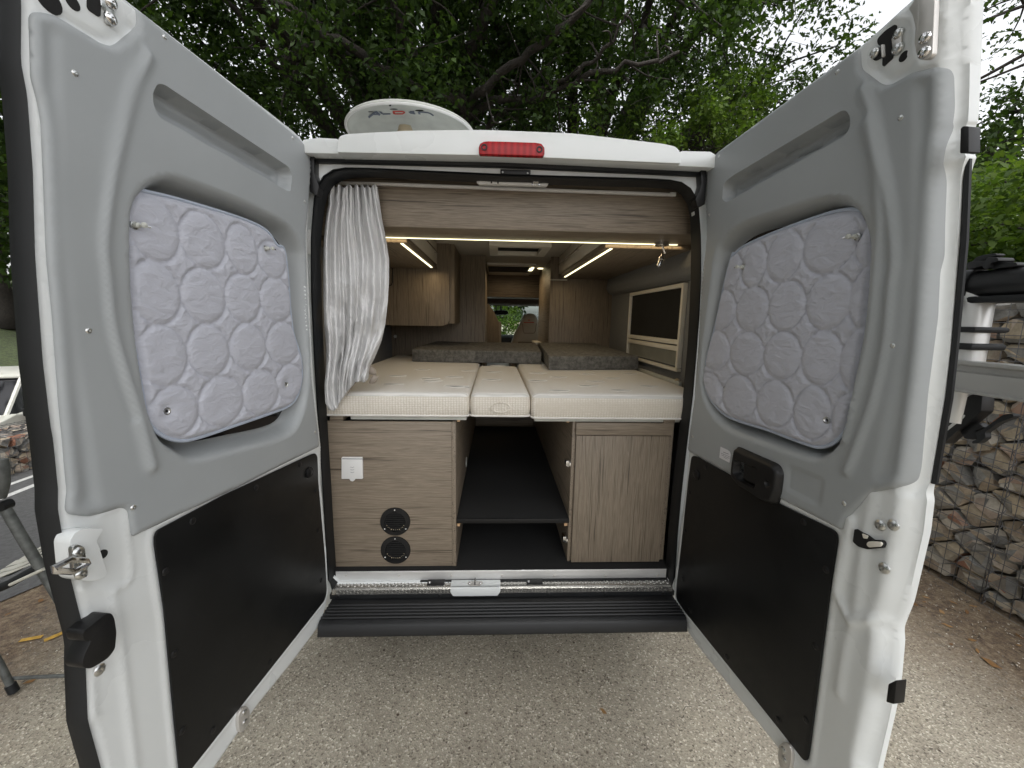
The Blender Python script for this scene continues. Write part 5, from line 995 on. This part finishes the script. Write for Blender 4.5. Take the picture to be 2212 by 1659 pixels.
def tree(name, base, fork, limbs, crown, crr, ncl, per, size, lab, cat='tree', seed=1, r0=.3, mat='oakleaf', shape=SIMP, group=None, crad=(.45,.95), keep=None, twigs=True, kind=None):
    """a trunk that forks into limbs reaching into an ellipsoid crown; leaf clumps sit at the ends of the twigs"""
    rs = np.random.default_rng(seed); root = empty(name, base, lab, cat, group); base = np.array(base, float); fk = np.array(fork, float); crown = np.array(crown, float); crr = np.array(crr, float)
    t = MB(); p = [base+(fk-base)*s+rs.normal(0,.06,3)*np.array([1,1,0])*(0 if s in (0,1) else 1) for s in np.linspace(0,1,6)]; p[0][2] -= .2
    t.tube(p,[r0*1.35,r0*1.1,r0,r0*.95,r0*.92,r0*.8],10); t.build('trunk','bark',root,recalc=False,ang=90)
    cl = []; 
    while len(cl) < ncl:
        d = rs.normal(size=3); d /= np.linalg.norm(d); d *= rs.random()**.38; c = crown+d*crr
        if c[2] < base[2]+.2 or (keep and not keep(c)): continue
        cl.append(c)
    cl = np.array(cl); ends = []; br = MB(); nl = limbs
    idx = rs.choice(len(cl), nl, replace=False)
    for i in idx:
        e = cl[i]; mid = (fk+e)/2+np.array([0,0,.12*np.linalg.norm(e-fk)])+rs.normal(0,.25,3); q = smooth_line([fk,fk*.7+mid*.3+rs.normal(0,.12,3),mid,mid*.4+e*.6+rs.normal(0,.2,3),e],4); m_ = len(q); br.tube(q,[r0*.62*(1-j/m_)**.7+.02 for j in range(m_)],7); ends.append(q)
    allp = np.concatenate([np.array(q[len(q)//3:]) for q in ends])
    if twigs:
        for c in cl:
            dd = np.linalg.norm(allp-c,axis=1); o = allp[np.argmin(dd+rs.random(len(dd))*.4)]; m1 = (o+c)/2+rs.normal(0,.12,3); q = smooth_line([o,m1,c],3); L_ = np.linalg.norm(c-o); rr = .012+.012*min(L_,3); br.tube(q,[rr*(1-.8*j/(len(q)-1)) for j in range(len(q))],5)
            for _ in range(2):
                e = c+rs.normal(0,.35,3); br.tube([c,(c+e)/2+rs.normal(0,.05,3),e],[.008,.006,.003],4)
    br.build('branches','bark',root,recalc=False,ang=90)
    rad = rs.uniform(*crad,len(cl)); cn = (per*rs.uniform(.5,1.4,len(cl))*rad/np.mean(rad)).astype(int)
    leaves('crown',mat,cl,rad,cn,size,root,shape,seed+1); return root
sky_gap = lambda c: not ((c[0]+.05)/(c[1]+1.62+1e-6) > .79 and c[1] > -1)
big_oak = tree('oak_tree',(-2.6,10.5,0),(-2.3,10.0,4.2),16,(-3.2,8.4,8.0),(5.6,4.6,3.6),470,190,.12,'broad dark oak leaning over the roof of the van, behind the satellite dish',seed=21,r0=.34,shape=OAK,group='oaks behind the van',keep=sky_gap)
tree('oak_tree',(2.8,12.0,0),(2.4,11.4,3.6),16,(3.3,9.6,8.4),(5.4,4.4,4.2),430,150,.12,'oak with sky showing through its crown, behind the right rear door',seed=35,r0=.28,shape=OAK,group='oaks behind the van',keep=sky_gap,crad=(.35,.75))
tree('oak_tree',(-9.5,9.5,-.6),(-9.3,9.3,3.0),10,(-9.0,8.6,6.0),(3.6,3.6,4.2),190,140,.14,'shaded oak beyond the old car at the far left',seed=41,r0=.3,group='oaks behind the van')
tree('oak_tree',(11.5,6.5,1.4),(11.2,6.2,4),10,(10.6,5.8,6.6),(2.9,3.4,3.2),90,80,.12,'airy oak above the shrub hedge at the far right',seed=58,r0=.12,shape=OAK,group='oaks behind the van',crad=(.3,.7))
for path, r_ in (([(1005,258,8.6),(900,195,7.6),(700,70,6.6),(540,-40,6.0)],.15),([(1005,258,8.6),(1060,180,7.8),(1230,45,7.0),(1330,-60,6.6)],.13),([(1005,258,8.6),(935,180,8.0),(865,60,7.0),(845,-60,6.4)],.16),
    ([(1005,258,8.6),(1150,215,8.0),(1300,158,7.4),(1470,118,7.0)],.10),([(1100,232,8.2),(1190,190,7.8),(1290,120,7.2),(1360,30,6.8)],.07),([(640,190,8.4),(690,80,7.6),(670,-60,6.8)],.20),([(640,190,8.4),(540,60,7.6),(440,-50,7)],.10)):
    pts = smooth_line([np.array([-2.3,10.0,4.2])]+[CC+ray(a,b)*d for a,b,d in path],7); n_ = len(pts); pts = [p+rng.normal(0,.035,3) for p in pts]
    mb = MB(); mb.tube(pts,[r_*(1-.75*i/n_)*(.9+.2*rng.random()) for i in range(n_)],8); mb.build('limb','bark',big_oak,recalc=False,ang=90)
    mb = MB()
    for i in range(n_//3,n_,2):
        e = pts[i]+rng.normal(0,.55,3); q = smooth_line([pts[i],(pts[i]+e)/2+rng.normal(0,.12,3),e],3); mb.tube(q,[.022*(1-.8*a/len(q)) for a in range(len(q))],5)
    mb.build('branches','bark',big_oak,recalc=False,ang=90)
def shrub(name, c, r, ncl, per, size, lab, seed, mat='oakleaf', cat='shrub', group=None, crad=(.25,.5), shape=SIMP):
    rs = np.random.default_rng(seed); root = empty(name,(c[0],c[1],c[2]-r[2]),lab,cat,group); cl = []
    for _ in range(ncl): d = rs.normal(size=3); d /= np.linalg.norm(d); cl.append(np.array(c)+d*np.array(r)*rs.random()**.3)
    b = MB()
    for q in cl[::2]: b.tube([(c[0],c[1],c[2]-r[2]),(np.array(c)+q)/2+rs.normal(0,.1,3),q],[.03,.018,.006],5)
    b.build('stem','bark',root,recalc=False,ang=90); leaves('foliage',mat,np.array(cl),rs.uniform(*crad,len(cl)),np.full(len(cl),per),size,root,shape,seed+1); return root
shrub('shrub',(4.4,1.2,2.35),(.8,1.6,.75),110,190,.075,'leafy oak shrub nearest the bike carrier, on top of the stone wall',61,'lightleaf',group='shrubs above the stone wall',shape=OAK)
shrub('shrub',(5.2,3.8,2.6),(1.2,1.7,1.1),110,170,.08,'taller leafy shrub further along the top of the stone wall',62,'lightleaf',group='shrubs above the stone wall',shape=OAK)
shrub('shrub',(4.7,-1.2,2.4),(.9,1.2,1.1),40,120,.10,'leafy shrub above the near end of the stone wall',63,'oakleaf',group='shrubs above the stone wall')
# overhanging light green sprays behind the roof on the right
def sprays():
    root = empty('oak_sapling',(4.2,7.2,0),'young oak with bright lobed leaves rising just over the roof edge beside the right door','tree'); rs = np.random.default_rng(8)
    b = MB(); b.tube([(4.2,7.2,-.1),(4.0,7.0,2.2),(3.7,6.8,4.2),(3.4,6.6,5.6)],[.09,.075,.05,.015],8); b.build('trunk','bark',root,recalc=False)
    cl = []; br = MB()
    for x,y,d in [(1480,292,7.4),(1530,262,7.4),(1560,225,7.4),(1500,240,7.8),(1580,262,7.6),(1440,300,7.8),(1610,215,8),(1640,180,8.2),(1380,290,8),(1330,300,8.2),(1590,190,8.4),(1550,290,7.6),(1600,300,7.5),(1270,285,8.2)]:
        q = ray(x,y); p = CC+q*d; 
        for k in range(3): c = p+rs.normal(0,.22,3); cl.append(c); br.tube([(3.75,6.85,4.1) if k else (3.5,6.7,5.2),(np.array([3.7,6.8,4.6])+c)/2+rs.normal(0,.1,3),c],[.02,.012,.005],4)
    br.build('branches','bark',root,recalc=False); leaves('crown','lightleaf',np.array(cl),rs.uniform(.2,.42,len(cl)),np.full(len(cl),90),.10,root,OAK,9)
sprays()
# far wood on the left and beyond the path
for k,(x,y,z,s) in enumerate([(-19,15,1.2,5),(-23,8,2.4,5),(-18,22,1,5.5),(-13,19,0,5),(-7,24,0,5),(0,27,0,5),(6,25,.3,5),(12,20,1,5),(15,12,1.2,3.0),(16,4,1.2,2.6),(-25,0,3,5)]):
    tree('forest_tree',(x,y,z),(x,y,z+2.6),6,(x,y,z+s+1.0),(3.4,3.4,s*.85),60,80,.30,['dark tree on the bank at the far left, tallest in its row','dark tree up the slope behind the old car','dark tree at the back of the wood on the left','tree between the left wood and the gravel path','tree beyond the gravel path, left of the windscreen view','tree at the end of the gravel path','tree seen through the windscreen, right of the path','tree beyond the grass verge on the right','tree behind the airy oak on the right','tree far right behind the shrub hedge','tree at the left edge of the bank'][k],seed=70+k,r0=.25,group='trees of the surrounding wood',crad=(.9,1.5),twigs=False)
for k,(x,y,s) in enumerate([(2.4,9.5,.7),(3.6,11.5,1.0),(4.6,9.0,.9),(2.9,15,1.2),(-4.6,13.5,1.1),(4.0,18,1.4),(.2,22,1.6),(-2.6,24,1.4)]):
    shrub('bush',(x,y,s*.8),(s*1.2,s*1.2,s*.8),26,90,.14,['low green bush on the verge nearest the bonnet','rounded green bush on the verge behind the nearest one','green bush at the outer side of the verge','green bush half way along the path on the right','green bush on the left side of the gravel path','large green bush far along the verge','bush closing the end of the gravel path','bush left of the end of the gravel path'][k],90+k,'lightleaf',group='bushes along the gravel path',crad=(.3,.6))
rs = np.random.default_rng(4); gc = np.stack([rs.uniform(1.6,6,260),rs.uniform(7,20,260),np.full(260,.12)],1); o = leaves('ground_cover','lightleaf',gc,np.full(260,.35),np.full(260,22),.10,None,SIMP,5,.4); tag(o,kind='stuff')
# ================================================================ satellite dish on the roof
DZ = 2.71; n0 = PZ(880,223,DZ); DR = .345; dc = np.array([PZ(877,262,DZ)[0], n0[1]+DR, DZ])
dish = empty('satellite_dish',(dc[0],dc[1],2.43),'white satellite dish lying face down on its mount on the van roof','satellite dish')
rec = MB(); ridge_ = [(DR,0),(DR+.004,.006),(DR-.006,.020),(DR*.8,.050),(DR*.5,.072),(DR*.2,.083),(0,.085)]
inn = [(DR,0),(DR-.010,-.003),(DR-.020,.002),(DR-.032,.024),(DR*.8,.040),(DR*.5,.062),(DR*.2,.073),(0,.075)]
rec.lathe(dc,(0,0,1),ridge_,64); rec.lathe(dc,(0,0,1),inn,64); rec.build('reflector','offwhite',dish,ang=60); rm = MB(); rm.tube([dc+np.array([math.cos(a)*(DR-.003),math.sin(a)*(DR-.003),.001]) for a in np.linspace(0,2*math.pi,65)[:-1]],.0075,8,closed=True); rm.build('rolled_rim','white',dish)  # rim in whiter plastic stands in for its highlight
def dz(x, y): r = math.hypot(x-dc[0], y-dc[1])/DR; return DZ+float(np.interp(r, [0,.2,.5,.8,.907,.942,.971,1], [.075,.073,.062,.040,.024,.002,-.003,0]))-.0012
def on_dish(px):
    p = PZ(*px,DZ+.04)
    for _ in range(30): p = PZ(*px, dz(p[0],p[1]))
    return p
W_ = lambda *p: [(720+x*.15624,201.6+y*.15624) for x,y in p]
strokes = {'A':[((488,334),(588,254),22),((588,254),(645,300),24),((545,292),(630,290),11)],'L':[((645,252),(680,286),18),((680,288),(790,284),10)],
 'D':[((830,250),(845,287),16),((825,250),(955,250),9),((845,285),(960,284),9),((955,250),(990,262),12),((990,264),(955,284),12)],
 'E':[((1120,251),(1060,254),9),((1055,254),(1060,270),16),((1060,264),(1125,268),7),((1060,272),(1135,285),9)],'n':[((1180,256),(1195,290),16),((1180,258),(1300,266),9),((1300,266),(1345,280),10),((1345,282),(1385,310),14)]}
for ch, ss in strokes.items():
    mb = MB()
    for a, c, w in ss:
        a, c = np.array(a,float), np.array(c,float); d = (c-a)/np.linalg.norm(c-a); w *= 1.25 if abs(d[0]) < .97 else 1.7; n_ = np.array([-d[1],d[0]])*w/2
        if abs(d[0]) < .75: n_ = np.array([w*.75,0])
        mb.prism([on_dish(p) for p in W_(tuple(a-n_),tuple(c-n_),tuple(c+n_),tuple(a+n_))],(0,0,-.0006))
    mb.build('logo_letter','redink' if ch == 'D' else 'blueink',dish)
for c_, e_, f_ in (((785,155),18,24),((520,256),40,5),((835,218),55,6),((1190,238),58,9)):
    A = [on_dish(p) for p in W_(*[(c_[0]+e_*math.cos(a),c_[1]+f_*math.sin(a)) for a in np.linspace(0,2*math.pi,13)[:-1]])]; mb = MB(); mb.prism(A,(0,0,-.0008)); mb.build('dish_hole','dark',dish)
q = PY(877,262,dc[1]-.05); q[2] = DZ-.03; mb = MB(); mb.lathe((q[0],q[1],DZ-.06),(0,-.35,1),[(.0,-.02),(.028,-.02),(.042,.01),(.045,.05),(.03,.085),(0,.09)],20); l_ = mb.build('receiver','beige',dish)
mb = MB(); mb.box((q[0]-.022,q[1]-.03,2.50),(q[0]+.022,q[1]+.03,DZ-.05)); mb.box((q[0]-.10,q[1]+.05,2.42),(q[0]+.10,q[1]+.30,2.50)); mb.build('mount','offwhite',dish,.006)
# ================================================================ bike carrier on the outside of the right door
XB = 1.12; FB = Frame((XB,0,0),(0,1,0),(-1,0,0)); bc = empty('bike_carrier',(XB,-.5,1.1),'silver and black bike carrier on the outer side of the right rear door','bike carrier')
def fb(name, pts, w0, w1, mat, parent=None, bevel=.003, r=.004): return plate(name,FB,rounded(FB.L(pts,w1),r,3),w0,w1,mat,parent or bc,bevel)
p0, p1 = FB.at((2102,655)), FB.at((2092,775)); yb = (p0[0]+p1[0])/2
mb = MB(); mb.tube([(XB,yb+.02,p0[1]+.05),(XB,yb,p0[1]),(XB,yb-.004,p1[1]),(XB,yb-.0,p1[1]-.16)],.031,20); pole = mb.build('upright_tube','alu',bc)
mb = MB(); mb.tube([(XB-.04,yb+.02,.9),(XB-.16,yb+.03,.85)],.02,10); mb.tube([(XB-.04,yb+.02,p0[1]-.0),(XB-.18,yb+.03,p0[1]+.02)],.02,10); mb.build('door_clamp','plastic',bc)
for y0,y1 in ((706,718),(741,755)):
    z0_, z1_ = FB.at((2100,y1))[1], FB.at((2100,y0))[1]; mb = MB(); mb.box((XB-.045,yb-.045,z0_),(XB+.045,yb+.17,z1_)); mb.build('tube_clamp','rubber',bc,.006)
zt_, zb2 = FB.at((2205,577))[1], FB.at((2205,643))[1]; rr = (zt_-zb2)/2; mb = MB(); mb.tube([(XB+.0,-1.1,(zt_+zb2)/2),(XB,yb+.06,(zt_+zb2)/2+.0),(XB,yb+.13,(zt_+zb2)/2-.006)],[rr,rr,rr*.8],24); mb.build('wheel_channel','plastic',bc)
mb = MB(); mb.box((XB-.03,-1.1,zb2-.010),(XB+.03,yb+.14,zb2+.006)); mb.build('channel_rail','rubber',bc,.003)
cz = (zt_+zb2)/2; ys_ = FB.at((2108,620))[0]; mb = MB()
mb.lathe((XB,ys_+.02,cz),(0,1,0),[(rr+.001,-.026),(rr+.006,-.026),(rr+.006,.026),(rr+.001,.026)],28); stp = mb.build('strap','rubber',bc)
fb('buckle',Q('x',(520,350),(620,330),(820,320),(830,270),(1000,272),(1018,330),(890,360),(870,440),(790,460),(760,400),(530,470)),-.01,.030,'plastic')
fb('buckle_lever',Q('x',(890,370),(1000,345),(1280,345),(1308,385),(1290,410),(1000,440),(900,470)),-.01,.02,'plastic'); fb('buckle_tab',Q('x',(600,335),(660,270),(760,235),(960,205),(995,240),(880,275),(820,315)),-.008,.014,'rubber')
# silver rail
zt2, zb3 = FB.at((2130,781))[1], FB.at((2130,850))[1]; hh = zt2-zb3; mb = MB()
pr = [(-.03,zt2),(-.03,zt2-.008),(-.018,zt2-.012),(-.018,zt2-hh*.33),(-.026,zt2-hh*.36),(-.026,zb3+.008),(-.032,zb3+.006),(-.032,zb3),(.02,zb3),(.02,zt2)]
mb.prism([(XB+a-.02,-1.2,z) for a,z in pr],(0,1.2+yb+.22,0)); mb.build('cross_rail','trim2',bc,.0015)
M2 = None
fb('folding_arm',Q('z',(130,1095),(480,810),(600,740),(765,745),(742,1010),(620,1110),(330,1345),(150,1510),(70,1500),(60,1400),(100,1250)),-.02,.012,'plastic'); fb('arm_slot',Q('z',(148,1320),(440,1060),(500,1060),(470,1110),(180,1335)),.0125,.0135,'alu',None,0)
dome('bolt',FB.W(FB.at(Q('z',(110,1432))[0],.012),.013),FB.n,.009,.006,'steel',bc); fb('folding_arm',Q('z',(170,800),(290,700),(380,690),(310,770),(150,890)),-.03,.0,'plastic')
fb('ratchet_strap',Q('z',(650,1340),(800,1260),(1080,1060),(1200,1040),(1250,1060),(1240,1100),(1020,1180),(800,1330),(810,1420),(700,1500),(600,1510),(600,1470),(680,1440)),-.012,.004,'rubber'); fb('ratchet_body',Q('z',(420,1320),(560,1190),(680,1180),(790,1260),(650,1300),(690,1420),(640,1450),(480,1430)),-.02,.002,'plastic')
# ================================================================ folding chair on the left
ch = empty('camp_chair',(-2.35,.3,0),'worn grey tubular camp chair with pale slatted seat left of the van','folding chair')
def cy(pts, y=.15): return [PY(a,b,y) for a,b in pts]
def tube(name, path, r, mat='tubegrey', seg=10): mb = MB(); mb.tube(path,r,seg); return mb.build(name,mat,ch)
leg1 = cy(Q('s',(25,395),(120,560),(300,855))); tube('leg',[leg1[0],leg1[1],leg1[2],leg1[2]+(leg1[2]-leg1[1])*1.6],.020)
l2 = cy(Q('s',(-90,1180),(0,1330),(62,1455)),.05); tube('leg',l2,.014); f_ = cy(Q('s',(60,1450),(82,1490)),.05); tube('rubber_foot',[f_[0],f_[1]+(f_[1]-f_[0])*.1],.019,'rubber')
tube('floor_tube',cy(Q('s',(30,1416),(220,1405),(430,1396)),.07),.008); tube('armrest',cy(Q('s',(5,115),(18,160),(20,260),(0,335))),.022,'tubegrey',12)
tube('joint',[q+np.array([0,o_,0]) for q in cy(Q('s',(30,385)))[:1] for o_ in (-.02,.02)],.022,'plastic',14)
bar = cy(Q('s',(-60,900),(60,850),(235,752)),.15); tube('seat_bar',bar,.019,'rubber'); d_ = (bar[2]-bar[0]); 
bar2 = cy(Q('s',(60,858),(260,765)),.13); tube('seat_bar',bar2,.007,'webbing')
mb = MB(); A_ = np.array(PY(*Q('s',(-150,880))[0],.17)); B_ = np.array(PY(*Q('s',(228,735))[0],.17)); u_ = (B_-A_); 
back = np.array([-.05,.55,.05])
for k in range(9):
    t0 = k/9; pts = []
    for j in range(13): s = j/12; p = A_+u_*s+back*(t0+.02)+np.array([0,0,.006*math.sin(s*9+k)]); pts.append(p)
    q = pts+[p+back*.085 for p in pts[::-1]]; mb.prism(q,(0,0,.004))
mb.build('seat_webbing','webbing',ch,smooth=False)
for dx in (0,): tube('leg',[A_+back+np.array([.1,0,-.05]),np.array([A_[0]+.35,.9,.02])],.016)
# ================================================================ old car beyond the low wall
car = empty('parked_car',(-8.2,5.0,-.80),'old cream-white car parked beyond the low stone wall','car')
def cp(u, v, w):   # u along the car (0 = nose, towards +), v across, w up
    A = R_(115); return np.array([-6.7,3.5,-.80])+np.array([math.cos(A),math.sin(A),0])*u+np.array([-math.sin(A),math.cos(A),0])*v+np.array([0,0,w])
side = [(0.0,.35),(.0,.78),(.12,.90),(1.15,1.0),(1.25,.98),(3.9,.98),(4.0,.70),(4.0,.32)]
mb = MB(); mb.prism([cp(u,0,w) for u,w in side], cp(0,1.6,0)-cp(0,0,0)); mb.build('body','carwhite',car,.03)
mb = MB(); lo = [cp(1.10,.06,.98),cp(1.10,1.54,.98),cp(3.4,1.54,.98),cp(3.4,.06,.98)]; up = [cp(1.75,.16,1.48),cp(1.75,1.44,1.48),cp(3.2,1.44,1.48),cp(3.2,.16,1.48)]
mb.add(lo+up,[(0,1,5,4),(1,2,6,5),(2,3,7,6),(3,0,4,7)]); mb.build('windows','glass',car,.01)
mb = MB(); mb.prism([cp(1.70,.12,1.47),cp(1.70,1.48,1.47),cp(3.25,1.48,1.47),cp(3.25,.12,1.47)],(0,0,.05)); mb.build('roof','carwhite',car,.02)
for v in (.10,1.50):
    k_ = .05 if v < 1 else -.05
    for path in ([cp(1.10,v,.98),cp(1.74,v+k_,1.48)],[cp(2.4,v,.98),cp(2.4,v+k_,1.48)]): mb = MB(); mb.tube(path,.03,6); mb.build('window_pillar','carwhite',car)
for v in (-.12,1.72): mb = MB(); mb.box(cp(1.25,v,1.0)-np.array([.06,.09,.06]),cp(1.25,v,1.0)+np.array([.06,.09,.07])); mb.build('wing_mirror','plastic',car,.02)
for u in (.7,3.2):
    for v in (.02,1.58):
        mb = MB(); mb.lathe(cp(u,v,.31),cp(0,1,0)-cp(0,0,0),[(0,-.09),(.30,-.09),(.31,0),(.30,.09),(0,.09)],24); w_ = mb.build('wheel','rubber',car); mb = MB(); mb.lathe(cp(u,v,.31),cp(0,1,0)-cp(0,0,0),[(0,-.1),(.18,-.1),(.18,.1),(0,.1)],20); mb.build('rim','steel',w_)
for v in (.2,1.4): mb = MB(); mb.lathe(cp(-.0,v,.66),cp(-1,0,0)-cp(0,0,0),[(0,.02),(.07,.02),(.09,0)],16); mb.build('headlight','white',car)

# unseen trees added behind and left of the camera to shade the van
for k,(x,y,z,rr) in enumerate([(-8.5,-4.5,-.6,3.2),(-6.5,-10,-.3,3.6),(-11,1.5,-.6,3.2)]):
    tree('forest_tree',(x,y,z),(x,y,z+2.6),6,(x,y,z+5.2),(rr,rr,3.2),70,80,.28,['unseen tree added for shade on the left behind the photographer','unseen shading tree added furthest behind the photographer','unseen shading tree added left of the old car'][k],seed=170+k,r0=.25,group='trees of the surrounding wood',crad=(.9,1.5),twigs=False)

tree('oak_tree',(-5.2,-4.6,0),(-4.6,-4.2,3.6),12,(-.6,-2.4,7.4),(5.4,4.6,1.9),130,55,.24,'unseen oak added behind the photographer with its crown over the whole parking bay',seed=210,r0=.3,group='oaks behind the van',crad=(.5,1.0),twigs=False)  # unseen crown added overhead to dim the sky light
